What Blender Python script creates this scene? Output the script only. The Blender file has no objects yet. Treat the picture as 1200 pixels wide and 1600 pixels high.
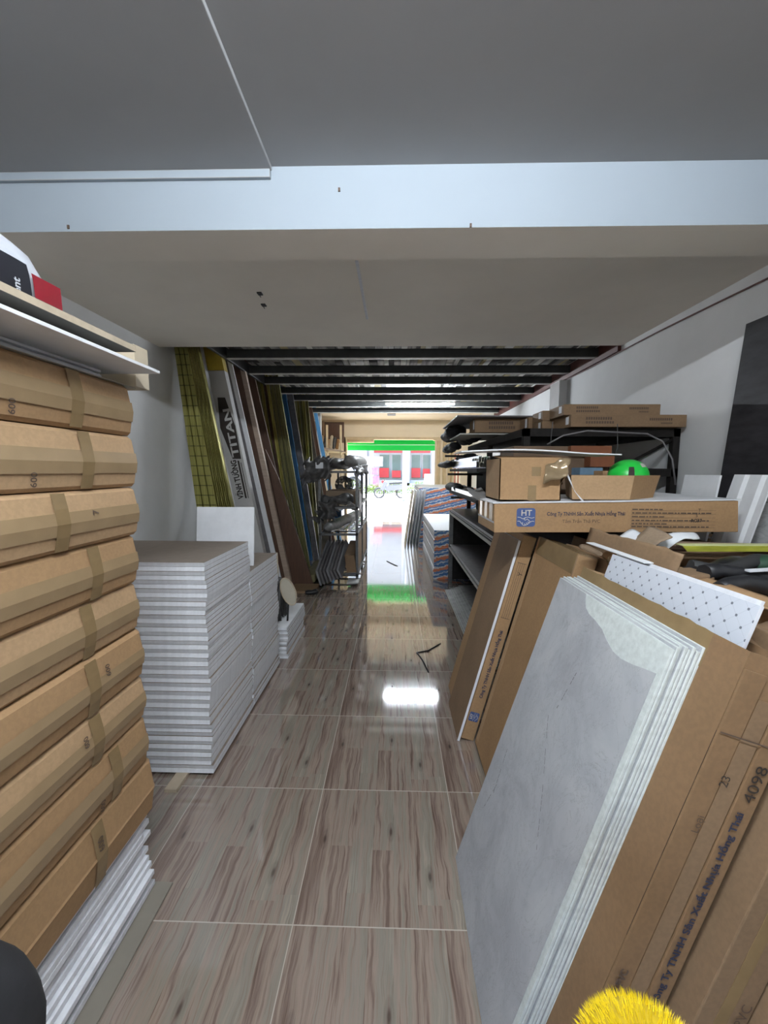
import bpy, bmesh, math, random
from mathutils import Vector, Matrix, noise
random.seed(7)
SC = bpy.context.scene
COL = SC.collection
PI = math.pi

# ------------------------------------------------------------------ camera
PITCH, YAW, ROLL, EYE, FPX = .09993, .0249, .004266, 1.5356, 643.97
cd = bpy.data.cameras.new('camera'); cam = bpy.data.objects.new('camera', cd); COL.objects.link(cam)
cd.sensor_fit = 'VERTICAL'; cd.sensor_height = 36; cd.lens = 36*FPX/1600; cd.clip_start = .02; cd.clip_end = 300
F = Vector((-math.sin(YAW)*math.cos(PITCH), math.cos(YAW)*math.cos(PITCH), -math.sin(PITCH)))
R0 = Vector((math.cos(YAW), math.sin(YAW), 0)); U0 = R0.cross(F)
R1 = R0*math.cos(ROLL)+U0*math.sin(ROLL); U1 = -R0*math.sin(ROLL)+U0*math.cos(ROLL)
M = Matrix((R1, U1, -F)).transposed().to_4x4(); M.translation = (0, 0, EYE)
cam.matrix_world = M
SC.camera = cam
# ------------------------------------------------------------------ view, world, sun
SC.view_settings.view_transform = 'Standard'; SC.view_settings.look = 'None'
SC.view_settings.gamma = 1; SC.view_settings.use_curve_mapping = False
SC.view_settings.exposure = 0.0
SC.cycles.use_denoising = True
SC.cycles.max_bounces = 10; SC.cycles.diffuse_bounces = 6; SC.cycles.glossy_bounces = 4
SC.cycles.sample_clamp_indirect = 6
W = bpy.data.worlds.new('sky'); SC.world = W; W.use_nodes = True
wn = W.node_tree.nodes; wl = W.node_tree.links
bg = wn['Background']; sky = wn.new('ShaderNodeTexSky'); sky.sky_type = 'NISHITA'
sky.sun_disc = False; sky.sun_elevation = math.radians(55); sky.sun_rotation = math.radians(-120)
wl.new(sky.outputs[0], bg.inputs[0]); bg.inputs[1].default_value = 1.25
sd = bpy.data.lights.new('sun', 'SUN'); sun = bpy.data.objects.new('sun', sd); COL.objects.link(sun)
sd.energy = 32; sd.angle = math.radians(1.5); sd.color = (1, .95, .88)
sun.rotation_euler = (math.radians(38), 0, math.radians(150))
TUBE_NEAR, TUBE_FAR = 740.0, 720.0          # emission of the two fluorescent tubes

# ------------------------------------------------------------------ node helpers
class G:
    def __init__(s, name, rough=.6, metal=0, spec=.5):
        s.m = bpy.data.materials.new(name); s.m.use_nodes = True
        s.t = s.m.node_tree; s.b = s.t.nodes['Principled BSDF']
        s.b.inputs['Roughness'].default_value = rough; s.b.inputs['Metallic'].default_value = metal
        s.b.inputs['Specular IOR Level'].default_value = spec
    def n(s, typ, ins=None, **kw):
        nd = s.t.nodes.new(typ)
        for k, v in kw.items(): setattr(nd, k, v)
        for k, v in (ins or {}).items(): s.put(nd.inputs[k], v)
        return nd
    def put(s, sock, v):
        if isinstance(v, bpy.types.NodeSocket): s.t.links.new(v, sock)
        elif isinstance(v, (tuple, list)) and len(v) == 3 and sock.type == 'RGBA': sock.default_value = (*v, 1)
        else: sock.default_value = v
    def math(s, op, a, b=0.0, c=0.0):
        return s.n('ShaderNodeMath', {0: a, 1: b, 2: c}, operation=op).outputs[0]
    def pos(s): return s.n('ShaderNodeNewGeometry').outputs['Position']
    def obj(s): return s.n('ShaderNodeTexCoord').outputs['Object']
    def sep(s, v): return s.n('ShaderNodeSeparateXYZ', {0: v}).outputs
    def comb(s, x, y, z=0.0): return s.n('ShaderNodeCombineXYZ', {0: x, 1: y, 2: z}).outputs[0]
    def scale(s, v, k): return s.n('ShaderNodeVectorMath', {0: v, 1: k}, operation='MULTIPLY').outputs[0]
    def noise(s, v, sc, det=3, rough=.55, dist=0.0):
        return s.n('ShaderNodeTexNoise', {'Vector': v, 'Scale': sc, 'Detail': det, 'Roughness': rough, 'Distortion': dist}).outputs[0]
    def ramp(s, f, stops):
        r = s.n('ShaderNodeValToRGB', {0: f}); cr = r.color_ramp
        while len(cr.elements) < len(stops): cr.elements.new(.5)
        for e, (p, c) in zip(cr.elements, stops): e.position = p; e.color = (*c, 1)
        return r.outputs[0]
    def mix(s, f, a, b, mode='MIX'):
        m = s.n('ShaderNodeMix', data_type='RGBA', blend_type=mode)
        s.put(m.inputs[0], f); s.put(m.inputs[6], a); s.put(m.inputs[7], b); return m.outputs[2]
    def col(s, v): s.put(s.b.inputs['Base Color'], v); return s
    def rgh(s, v): s.put(s.b.inputs['Roughness'], v); return s
    def bump(s, h, st=.3, d=.002):
        b = s.n('ShaderNodeBump', {'Strength': st, 'Distance': d, 'Height': h}); s.put(s.b.inputs['Normal'], b.outputs[0]); return s

def mottled(name, c, var=.12, sc=6, rough=.6, metal=0, spec=.5, bump=0, stretch=(1, 1, 1)):
    g = G(name, rough, metal, spec); v = g.scale(g.obj(), stretch)
    n = g.noise(v, sc, 5, .6)
    lo = tuple(x*(1-var) for x in c); hi = tuple(min(1, x*(1+var)) for x in c)
    g.col(g.ramp(n, [(.3, lo), (.7, hi)]))
    if bump: g.bump(n, bump, .004)
    return g.m
def card(name, c, var=.10):
    g = G(name, .75, 0, .25); o = g.obj()
    n1 = g.noise(o, 4, 4, .6); n2 = g.noise(g.scale(o, (1, 1, 1)), 90, 2)
    w = g.noise(g.scale(o, (3, 3, 160)), 1, 1)
    lo = tuple(x*(1-var) for x in c); hi = tuple(min(1, x*(1+var)) for x in c)
    a = g.ramp(n1, [(.3, lo), (.7, hi)])
    g.col(g.mix(.10, a, g.ramp(n2, [(.4, (.05, .04, .03)), (.6, c)])))
    g.bump(g.math('ADD', n2, g.math('MULTIPLY', w, 1.5)), .12, .001)
    return g.m

# ------------------------------------------------------------------ mesh helpers
class MB:
    def __init__(s): s.v = []; s.f = []; s.k = []; s.mats = []; s.smooth = set()
    def mi(s, m):
        if m not in s.mats: s.mats.append(m)
        return s.mats.index(m)
    def add(s, vs, fs, m, smooth=False):
        b = len(s.v); s.v += [Vector(p) for p in vs]; i = s.mi(m)
        for f in fs:
            if smooth: s.smooth.add(len(s.f))
            s.f.append([b+j for j in f]); s.k.append(i)
        return s
    def hexa(s, p, m, mm=None):      # 8 corners: 0-3 bottom ccw, 4-7 top ; mm = {face: mat}, faces: 0 bottom,1 top,2 -y,3 +x,4 +y,5 -x
        fs = [(3, 2, 1, 0), (4, 5, 6, 7), (0, 1, 5, 4), (1, 2, 6, 5), (2, 3, 7, 6), (3, 0, 4, 7)]
        b = len(s.v); s.v += [Vector(q) for q in p]
        for i, f in enumerate(fs):
            s.f.append([b+j for j in f]); s.k.append(s.mi((mm or {}).get(i, m)))
        return s
    def box(s, x0, x1, y0, y1, z0, z1, m, mm=None):
        return s.hexa([(x0, y0, z0), (x1, y0, z0), (x1, y1, z0), (x0, y1, z0), (x0, y0, z1), (x1, y0, z1), (x1, y1, z1), (x0, y1, z1)], m, mm)
    def obox(s, o, a, b, c, m, mm=None):    # corner + three edge vectors (a~x, b~y, c~z)
        o, a, b, c = map(Vector, (o, a, b, c))
        return s.hexa([o, o+a, o+a+b, o+b, o+c, o+a+c, o+a+b+c, o+b+c], m, mm)
    def poly(s, pts, m, thick=None):       # flat polygon, optional thickness vector
        if thick is None: return s.add(pts, [list(range(len(pts)))], m)
        t = Vector(thick); n = len(pts); P = [Vector(p) for p in pts]
        fs = [list(range(n))[::-1], list(range(n, 2*n))]+[(i, (i+1) % n, n+(i+1) % n, n+i) for i in range(n)]
        return s.add(P+[p+t for p in P], fs, m)
    def tube(s, pts, r, m, n=8, cap=True, rad=None, smooth=True):
        P = [Vector(p) for p in pts]; rings = []
        up = Vector((0, 0, 1))
        for i, p in enumerate(P):
            t = (P[min(i+1, len(P)-1)]-P[max(i-1, 0)]).normalized()
            a = t.cross(up)
            if a.length < .1: a = t.cross(Vector((1, 0, 0)))
            a.normalize(); b = a.cross(t)
            rr = rad[i] if rad else r
            rings.append([p+(a*math.cos(2*PI*k/n)+b*math.sin(2*PI*k/n))*rr for k in range(n)])
        vs = [q for rg in rings for q in rg]; fs = []
        for i in range(len(P)-1):
            for k in range(n): fs.append((i*n+k, i*n+(k+1) % n, (i+1)*n+(k+1) % n, (i+1)*n+k))
        s.add(vs, fs, m, smooth)
        if cap: s.add(rings[0], [list(range(n))[::-1]], m); s.add(rings[-1], [list(range(n))], m)
        return s
    def sphere(s, c, r, m, nu=20, nv=12, sz=1, fn=None, v0=0, v1=1):
        c = Vector(c); vs = []; fs = []
        for j in range(nv+1):
            th = PI*(v0+(v1-v0)*j/nv)
            for i in range(nu):
                ph = 2*PI*i/nu; d = Vector((math.sin(th)*math.cos(ph), math.sin(th)*math.sin(ph), math.cos(th)*sz))
                k = fn(d) if fn else 1
                vs.append(c+d*r*k)
        for j in range(nv):
            for i in range(nu): fs.append((j*nu+i, (j+1)*nu+i, (j+1)*nu+(i+1) % nu, j*nu+(i+1) % nu))
        return s.add(vs, fs, m, True)
    def build(s, name, parent=None, label=None, cat=None, group=None, kind=None, bevel=0, origin=None):
        xs = [v.x for v in s.v]; ys = [v.y for v in s.v]; zs = [v.z for v in s.v]
        c = Vector(origin) if origin else Vector(((min(xs)+max(xs))/2, (min(ys)+max(ys))/2, min(zs)))
        me = bpy.data.meshes.new(name); me.from_pydata([v-c for v in s.v], [], s.f)
        for m in s.mats: me.materials.append(m)
        me.polygons.foreach_set('material_index', s.k)
        me.polygons.foreach_set('use_smooth', [i in s.smooth for i in range(len(s.f))])
        bm = bmesh.new(); bm.from_mesh(me); bmesh.ops.remove_doubles(bm, verts=bm.verts, dist=1e-6)
        bmesh.ops.recalc_face_normals(bm, faces=bm.faces)
        if bevel:
            ed = [e for e in bm.edges if len(e.link_faces) == 2 and e.calc_face_angle(0) > .6]
            bmesh.ops.bevel(bm, geom=ed, offset=bevel, segments=2, affect='EDGES', profile=.6)
        bm.to_mesh(me); bm.free()
        return link(bpy.data.objects.new(name, me), c, parent, label, cat, group, kind)
WL = {}
def link(o, c, parent=None, label=None, cat=None, group=None, kind=None):
    COL.objects.link(o); c = Vector(c); WL[o.name] = c
    if parent: o.parent = parent; o.location = c-WL[parent.name]
    else: o.location = c
    if label: o['label'] = label
    if cat: o['category'] = cat
    if group: o['group'] = group
    if kind: o['kind'] = kind
    return o
def thing(name, loc, label, cat, group=None, kind=None):
    return link(bpy.data.objects.new(name, None), loc, None, label, cat, group, kind)
def struct(mb, name, parent=None, bevel=0): return mb.build(name, parent, kind=None if parent else 'structure', bevel=bevel)
def text(name, body, size, o, xd, yd, m, parent, extrude=.0004, bold=0.0, sx=1.0, align='LEFT', label=None):
    cu = bpy.data.curves.new(name, 'FONT'); cu.body = body; cu.size = size; cu.extrude = 0; cu.offset = bold; cu.align_x = align
    cu.resolution_u = 3
    tmp = bpy.data.objects.new(name, cu); COL.objects.link(tmp)
    bpy.context.view_layer.update()
    me = bpy.data.meshes.new_from_object(tmp.evaluated_get(bpy.context.evaluated_depsgraph_get()))
    bpy.data.objects.remove(tmp); bpy.data.curves.remove(cu)
    xd = Vector(xd).normalized(); yd = Vector(yd).normalized(); nd = xd.cross(yd); o = Vector(o)
    mb = MB(); mb.add([o+xd*v.co.x*sx+yd*v.co.y+nd*.0012 for v in me.vertices], [list(p.vertices) for p in me.polygons], m)
    bpy.data.meshes.remove(me)
    return mb.build(name, parent, label=label)
def dup(o, loc, label=None, rotz=0, group=None):
    c = o.copy(); COL.objects.link(c); c.location = loc; c.rotation_euler = (0, 0, rotz); WL[c.name] = Vector(loc)
    if label: c['label'] = label
    if group: c['group'] = group
    for ch in list(o.children):
        d = ch.copy(); COL.objects.link(d); d.parent = c
        for g in ch.children:
            e = g.copy(); COL.objects.link(e); e.parent = d
    return c
def lumpy(mb, p0, p1, r, m, seed, amp=.35, fr=6, n=14, seg=18, flat=.8):
    p0, p1 = Vector(p0), Vector(p1); ax = (p1-p0).normalized(); a = ax.cross(Vector((0, 0, 1)))
    if a.length < .1: a = Vector((1, 0, 0))
    a.normalize(); b = a.cross(ax); vs = []; fs = []
    for i in range(seg+1):
        t = i/seg; e = min(1, math.sqrt(max(0, 1-(2*t-1)**8))*.95+.05)
        c = p0.lerp(p1, t)
        for k in range(n):
            an = 2*PI*k/n; d = a*math.cos(an)+b*math.sin(an)*flat
            q = c+d*r*e; nn = noise.noise((q*fr)+Vector((seed*7.1, 0, 0)))+.5*noise.noise(q*fr*2.7+Vector((0, seed, 0)))
            vs.append(q+d*r*nn*amp)
    for i in range(seg):
        for k in range(n): fs.append((i*n+k, i*n+(k+1) % n, (i+1)*n+(k+1) % n, (i+1)*n+k))
    fs.append(list(range(n))[::-1]); fs.append([seg*n+k for k in range(n)])
    mb.add(vs, fs, m, True); return mb
def sheet(mb, o, a, b, m, t=.002, nx=10, ny=6, amp=.02, seed=0, fr=6, jag=.012):      # crumpled sheet with thickness
    o, a, b = Vector(o), Vector(a), Vector(b); nn = a.cross(b).normalized(); vs = []; fs = []
    for L in (0, 1):
        for j in range(ny+1):
            for i in range(nx+1):
                p = o+a*(i/nx)+b*(j/ny); q = p+nn*(amp*noise.noise(p*fr+Vector((seed*3.3, seed, 0)))*2+L*t)
                edge = 0 if 0 < i < nx and 0 < j < ny else jag*noise.noise(p*30+Vector((seed, 0, 0)))
                vs.append(q+(a.normalized()+b.normalized())*edge)
    st = (nx+1)*(ny+1); idx = lambda L, i, j: L*st+j*(nx+1)+i
    for j in range(ny):
        for i in range(nx):
            fs.append((idx(0, i, j), idx(0, i, j+1), idx(0, i+1, j+1), idx(0, i+1, j)))
            fs.append((idx(1, i, j), idx(1, i+1, j), idx(1, i+1, j+1), idx(1, i, j+1)))
    for i in range(nx):
        fs.append((idx(0, i, 0), idx(0, i+1, 0), idx(1, i+1, 0), idx(1, i, 0))); fs.append((idx(0, i+1, ny), idx(0, i, ny), idx(1, i, ny), idx(1, i+1, ny)))
    for j in range(ny):
        fs.append((idx(0, 0, j+1), idx(0, 0, j), idx(1, 0, j), idx(1, 0, j+1))); fs.append((idx(0, nx, j), idx(0, nx, j+1), idx(1, nx, j+1), idx(1, nx, j)))
    mb.add(vs, fs, m, True); return mb

# ------------------------------------------------------------------ materials
wall_m = mottled('painted_wall', (.72, .72, .72), .06, 1.5, .85, spec=.2)
ceil_m = mottled('ceiling_paint_lit', (.84, .79, .71), .05, 1.2, .9, spec=.15, bump=.05)  # slab copy of the ceiling paint, ambient light put into the colour
ceiln_m = mottled('ceiling_paint_dimmed', (.36, .36, .36), .05, 1.2, .9, spec=.15, bump=.05)  # same paint as the slab, darkened to offset the lamp beside it
beam_m = mottled('beam_paint_dimmed', (.31, .35, .385), .03, 1.2, .8, spec=.2)  # same white paint as the underside, darkened against the near tube's glare
cream_m = mottled('cream_paint', (.80, .68, .50), .05, 1.5, .8)
white_m = mottled('white_gypsum', (.70, .71, .73), .05, 12, .7)
edge_m = mottled('white_edge', (.68, .69, .72), .10, 30, .8, stretch=(1, 1, .3))
back_m = mottled('brown_paper_back', (.23, .185, .15), .08, 20, .8)
steel_m = mottled('dark_steel', (.032, .034, .033), .3, 10, .5)
lip_m = mottled('lit_steel_lip', (.60, .60, .57), .2, 10, .5)  # paleness is light from the doorway put into the lip colour
deck_m = mottled('deck_sheet', (.26, .25, .23), .6, 3, .6, stretch=(6, .6, 1))
black_m = mottled('black_plastic', (.014, .014, .016), .4, 12, .4, bump=.3)
blackpanel_m = mottled('black_panel', (.022, .021, .024), .5, 7, .6, bump=.2, stretch=(1, 1, 3))
rack_m = mottled('grey_rack_metal', (.13, .13, .13), .25, 20, .45, .5)
dust_m = mottled('dusty_plastic', (.085, .082, .08), .55, 14, .5, bump=.4)
grey_m = mottled('grey_wrap', (.22, .215, .21), .35, 12, .5, bump=.3)
blackrack_m = mottled('black_paint', (.014, .012, .011), .4, 14, .75, spec=.25)
blackwrap_m = mottled('black_wrap', (.012, .012, .014), .5, 14, .75, spec=.3, bump=.5)
silver_m = mottled('bare_aluminium', (.75, .74, .70), .1, 40, .25, 1)
chan_m = mottled('grey_channel', (.17, .16, .165), .2, 20, .5, .2)
cardA = card('cardboard', (.36, .22, .112)); cardB = card('cardboard_light', (.43, .28, .155)); cardE = card('cardboard_brown', (.235, .142, .075)); cardC = card('cardboard_dark', (.24, .155, .09))
cardD = card('cardboard_grey', (.30, .22, .15))
tape_m = mottled('packing_tape', (.25, .17, .085), .12, 10, .22, spec=.6)
tapec_m = mottled('clear_tape', (.33, .23, .13), .08, 10, .15, spec=.8)
shiny_tape = mottled('shiny_tape', (.30, .22, .13), .2, 15, .12, .3, bump=.5)
ink_m = G('black_ink', .8).col((.03, .022, .018)).m
inkfade_m = G('faded_ink', .8).col((.10, .065, .045)).m
inkblue_m = G('blue_ink', .7).col((.028, .032, .06)).m
blue_m = mottled('logo_blue', (.05, .085, .22), .1, 20, .6)
logo_white = G('logo_line', .7).col((.50, .47, .42)).m
wood_m = mottled('pale_wood', (.42, .32, .25), .15, 5, .6, stretch=(1, 1, 8))
plyedge_m = mottled('plywood', (.45, .37, .27), .12, 20, .7)
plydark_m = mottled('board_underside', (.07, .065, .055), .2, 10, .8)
brown_m = mottled('brown_board', (.10, .05, .03), .2, 6, .6, stretch=(6, 6, 1))
bluefoil_m = mottled('blue_film', (.035, .13, .28), .15, 6, .35)
bagwhite_m = mottled('bag_white', (.50, .52, .56), .1, 10, .5, bump=.4)
bagred_m = mottled('bag_red', (.22, .006, .015), .1, 10, .5)
bagblack_m = mottled('bag_black', (.009, .009, .014), .1, 10, .5)
green_m = mottled('green_shell', (.02, .52, .06), .08, 8, .35)
yellow_m = mottled('yellow_bristle', (.80, .60, .01), .12, 60, .5)
grout_dummy = None
marble_white = mottled('foam_white', (.58, .62, .60), .12, 60, .7, bump=.3)
orange_m = mottled('orange_print', (.17, .055, .02), .15, 10, .7)
tealbox_m = mottled('blue_grey_print', (.12, .20, .28), .2, 10, .7)
awning_m = mottled('green_awning', (.0, .50, .09), .06, 3, .6)
redpaint_m = mottled('red_oxide', (.10, .028, .022), .2, 8, .6)
blackcloth_m = mottled('black_cloth', (.011, .011, .013), .3, 25, .9, bump=.3)
concrete_m = mottled('street_concrete', (.55, .53, .50), .08, 1, .8)
leaf_m = mottled('leaf', (.13, .20, .02), .3, 8, .5)
redshop_m = mottled('shop_red', (.42, .02, .02), .1, 3, .5)
shopwall_m = mottled('shop_wall', (.34, .34, .33), .05, 2, .7)
shopgls_m = mottled('shop_glass', (.09, .13, .12), .2, 1, .2)
pink_m = mottled('pink_poster', (.55, .16, .32), .4, 4, .6)
goldtrim_m = mottled('yellow_wood_trim', (.66, .52, .32), .1, 6, .6)
rubber_m = mottled('rubber', (.03, .03, .03), .1, 10, .7)

g = G('brass_channel', .35, .55)
o = g.obj(); s = g.sep(o)
n1 = g.noise(g.scale(o, (40, 40, 1.2)), 1, 4)
g.col(g.ramp(n1, [(.25, (.10, .085, .02)), (.5, (.36, .32, .09)), (.75, (.62, .58, .22))]))
brass_m = g.m
g = G('perforated_brass', .4, .45)
s = g.sep(g.obj()); n1 = g.noise(g.scale(g.obj(), (40, 40, 1)), 1, 3)
cz = g.math('PINGPONG', g.math('MULTIPLY', s[2], 9.5), .5)
f = g.math('MULTIPLY', g.math('LESS_THAN', cz, .05), g.math('GREATER_THAN', n1, .35))
g.col(g.mix(g.math('MULTIPLY', f, .8), g.ramp(n1, [(.3, (.22, .20, .05)), (.7, (.44, .41, .13))]), (.06, .055, .02)))
perf_m = g.m
g = G('marble_film', .45, 0, .4)
p = g.obj(); n1 = g.noise(p, 5, 8, .65, .6); n2 = g.noise(g.scale(p, (1, 1, .5)), 9, 6, .7, 2.5)
a = g.ramp(n1, [(.3, (.33, .335, .355)), (.5, (.41, .42, .44)), (.72, (.49, .50, .51))])
v = g.math('ABSOLUTE', g.math('SUBTRACT', n2, .5))
g.col(g.mix(g.math('MULTIPLY', g.math('LESS_THAN', v, .006), .35), a, (.17, .15, .14)))
marble_m = g.m
g = G('diamond_dots', .4)
s = g.sep(g.obj()); k = .042
aa = g.math('DIVIDE', g.math('ADD', s[1], s[2]), k); bb = g.math('DIVIDE', g.math('SUBTRACT', s[1], s[2]), k)
fa = g.math('PINGPONG', aa, .5); fb = g.math('PINGPONG', bb, .5)
dot = g.math('LESS_THAN', g.math('ADD', g.math('POWER', fa, 2.0), g.math('POWER', fb, 2.0)), .011)
ln = g.math('MAXIMUM', g.math('LESS_THAN', fa, .018), g.math('LESS_THAN', fb, .018))
c = g.mix(g.math('MULTIPLY', ln, .25), (.58, .61, .67), (.25, .27, .30)); g.col(g.mix(g.math('MULTIPLY', dot, .85), c, (.09, .10, .13)))
dots_m = g.m
g = G('printed_board_tape', .6)
s = g.sep(g.pos()); nz = g.noise(g.pos(), 22, 2)
h = g.math('ADD', g.math('ADD', s[2], g.math('MULTIPLY', s[0], -.25)), g.math('MULTIPLY', nz, .075))
fr = g.math('FRACT', g.math('MULTIPLY', h, 6.6)); r = g.n('ShaderNodeValToRGB', {0: fr}); r.color_ramp.interpolation = 'CONSTANT'
cr = r.color_ramp
for _ in range(3): cr.elements.new(.5)
for e, (pp, cc) in zip(cr.elements, [(0, (.55, .16, .06)), (.28, (.60, .58, .55)), (.42, (.04, .13, .30)), (.68, (.50, .52, .55)), (.8, (.05, .15, .33))]): e.position = pp; e.color = (*cc, 1)
g.col(r.outputs[0]); gyptape_m = g.m
g = G('layered_edge', .8)
s = g.sep(g.pos()); fz = g.math('FRACT', g.math('MULTIPLY', s[2], 82))
g.col(g.mix(g.math('LESS_THAN', fz, .22), (.60, .60, .57), (.25, .24, .22))); layered_m = g.m
g = G('stone_grey_panel', .6)
p = g.obj(); n2 = g.noise(g.scale(p, (1, 2, 5)), 5, 6, .7, 2.0)
g.col(g.ramp(n2, [(.3, (.25, .25, .25)), (.5, (.40, .40, .40)), (.7, (.48, .48, .48))])); stone_m = g.m

# tiled floor: 60 cm glazed tiles, printed with eight oak strips each
g = G('floor_tiles', .13, 0, 1.0)
s = g.sep(g.pos())
tx = g.math('DIVIDE', g.math('ADD', s[0], .335+60), .6); ty = g.math('DIVIDE', g.math('ADD', s[1], -1.244+60), .6)
fx = g.math('FRACT', tx); fy = g.math('FRACT', ty)
pi_ = g.math('FLOOR', g.math('MULTIPLY', fx, 7.0))
wn1 = g.n('ShaderNodeTexWhiteNoise', {'Vector': g.comb(pi_, 3.0)}, noise_dimensions='2D').outputs[0]
seg = g.math('FLOOR', g.math('ADD', g.math('MULTIPLY', fy, 1.15), wn1))
rnd = g.n('ShaderNodeTexWhiteNoise', {'Vector': g.comb(pi_, g.math('ADD', seg, 5.0))}, noise_dimensions='2D').outputs[0]
wx = g.math('MULTIPLY', g.math('SUBTRACT', g.noise(g.comb(g.math('MULTIPLY', fx, 3.0), g.math('MULTIPLY', fy, 2.5)), 1.5, 2), .5), .05)
uv = g.comb(g.math('ADD', g.math('ADD', fx, wx), g.math('MULTIPLY', pi_, 3.3)), g.math('ADD', fy, g.math('MULTIPLY', pi_, .37)))
band = g.noise(g.scale(uv, (11, .8, 1)), 1.0, 3, .5)
grain = g.noise(g.scale(uv, (42, 1.1, 1)), 1.0, 6, .66, .35)
fine = g.noise(g.scale(uv, (120, 4, 1)), 1.0, 3, .6)
base = g.ramp(g.math('ADD', g.math('MULTIPLY', rnd, .10), g.math('ADD', g.math('MULTIPLY', band, .47), g.math('MULTIPLY', grain, .43))),
              [(.33, (.13, .085, .066)), (.42, (.215, .155, .125)), (.49, (.31, .24, .195)), (.56, (.25, .225, .185)), (.66, (.37, .31, .25))])
str_ = g.ramp(grain, [(.32, (.50, .44, .40)), (.48, (1, 1, 1)), (.70, (1.0, .98, .94))])
c = g.mix(.7, base, str_, 'MULTIPLY')
c = g.mix(g.math('MULTIPLY', g.math('LESS_THAN', fine, .42), .16), c, (.09, .065, .05))
# knots
def knot(cx, cy):
    dx = g.math('MULTIPLY', g.math('SUBTRACT', fx, cx), 34.0); dy = g.math('MULTIPLY', g.math('SUBTRACT', fy, cy), 11.0)
    return g.math('SQRT', g.math('ADD', g.math('MULTIPLY', dx, dx), g.math('MULTIPLY', dy, dy)))
for cx, cy in ((.09, .55), (.55, .62), (.80, .30)):
    d = knot(cx, cy); rg = g.math('MULTIPLY', g.math('ADD', g.math('SINE', g.math('MULTIPLY', d, 9.0)), 1.0), .5)
    k_ = g.math('MULTIPLY', g.math('SUBTRACT', 1.0, g.math('MINIMUM', d, 1.0)), g.math('ADD', .45, g.math('MULTIPLY', rg, .4)))
    c = g.mix(k_, c, (.035, .02, .015))
gx = g.math('LESS_THAN', g.math('PINGPONG', tx, .5), .0028); gy = g.math('LESS_THAN', g.math('PINGPONG', ty, .5), .0034)
grt = g.math('MAXIMUM', gx, gy)
c = g.mix(g.math('MULTIPLY', grt, .8), c, (.44, .38, .31))
g.col(c)
smudge = g.noise(g.pos(), 2.5, 4, .6)
g.rgh(g.math('ADD', g.math('MULTIPLY', smudge, .07), g.math('ADD', .015, g.math('MULTIPLY', grt, .5))))
g.bump(g.math('SUBTRACT', 1.0, grt), .2, .001)
g.b.inputs['Coat Weight'].default_value = .8; g.b.inputs['Coat Roughness'].default_value = .07; g.b.inputs['Coat IOR'].default_value = 1.6
floor_m = g.m

def emit(name, c, st):
    m = bpy.data.materials.new(name); m.use_nodes = True; b = m.node_tree.nodes['Principled BSDF']
    b.inputs['Base Color'].default_value = (.8, .8, .8, 1); b.inputs['Emission Color'].default_value = (*c, 1); b.inputs['Emission Strength'].default_value = st
    return m

# ------------------------------------------------------------------ the building
XL, XR, ZC = -2.345, 2.19, 2.75
struct(MB().box(XL-.2, XR+.2, -3.2, 12.42, -.2, 0, floor_m), 'floor')
struct(MB().box(XL-.2, XL, -3.2, 12.42, 0, 4.0, wall_m), 'wall_left')
struct(MB().box(XR, XR+.2, -3.2, 12.42, 0, 4.0, wall_m), 'wall_right')
struct(MB().box(XL, -1.7, -3.2, -3.0, 0, 2.75, wall_m).box(-.4, XR, -3.2, -3.0, 0, 2.75, wall_m).box(-1.7, -.4, -3.2, -3.0, 2.2, 2.75, wall_m).box(-1.7, -.4, -3.2, -3.0, 0, .9, wall_m), 'wall_back')  # opening is unseen, added to let fill daylight in from behind
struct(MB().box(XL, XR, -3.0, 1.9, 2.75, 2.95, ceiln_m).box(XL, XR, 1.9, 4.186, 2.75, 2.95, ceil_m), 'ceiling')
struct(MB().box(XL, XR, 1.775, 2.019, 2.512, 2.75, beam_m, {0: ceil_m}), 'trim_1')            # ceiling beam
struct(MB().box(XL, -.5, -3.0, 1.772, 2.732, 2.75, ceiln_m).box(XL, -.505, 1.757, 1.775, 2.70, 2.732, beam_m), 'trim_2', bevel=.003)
struct(MB().box(XL, XR, 4.186, 12.42, 4.0, 4.15, ceil_m).box(XL, XR, 4.1, 4.186, 2.95, 4.0, wall_m), 'ceiling')
struct(MB().box(XL, XR, 9.35, 12.0, 2.97, 3.1, cream_m).box(XL, XR, 9.35, 9.45, 3.1, 4.0, cream_m), 'ceiling')
# front wall: lintel, left and right piers
fw = MB().box(XL, XR, 12.0, 12.2, 2.50, 2.97, cream_m).box(XL, -1.42, 12.0, 12.2, 0, 2.5, cream_m).box(1.72, XR, 12.0, 12.2, 0, 2.5, cream_m)
struct(fw, 'wall_front')
struct(MB().box(-1.42, 1.72, 12.02, 12.2, 2.43, 2.50, goldtrim_m).box(-1.46, -1.38, 12.0, 12.2, 0, 2.5, goldtrim_m).box(1.66, 1.74, 11.98, 12.2, 0, 2.5, goldtrim_m), 'trim_3', bevel=.004)
struct(MB().box(-1.80, -1.71, 9.6, 9.75, 0, 2.97, mottled('grey_post', (.5, .5, .5), .05)), 'trim_4')

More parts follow.
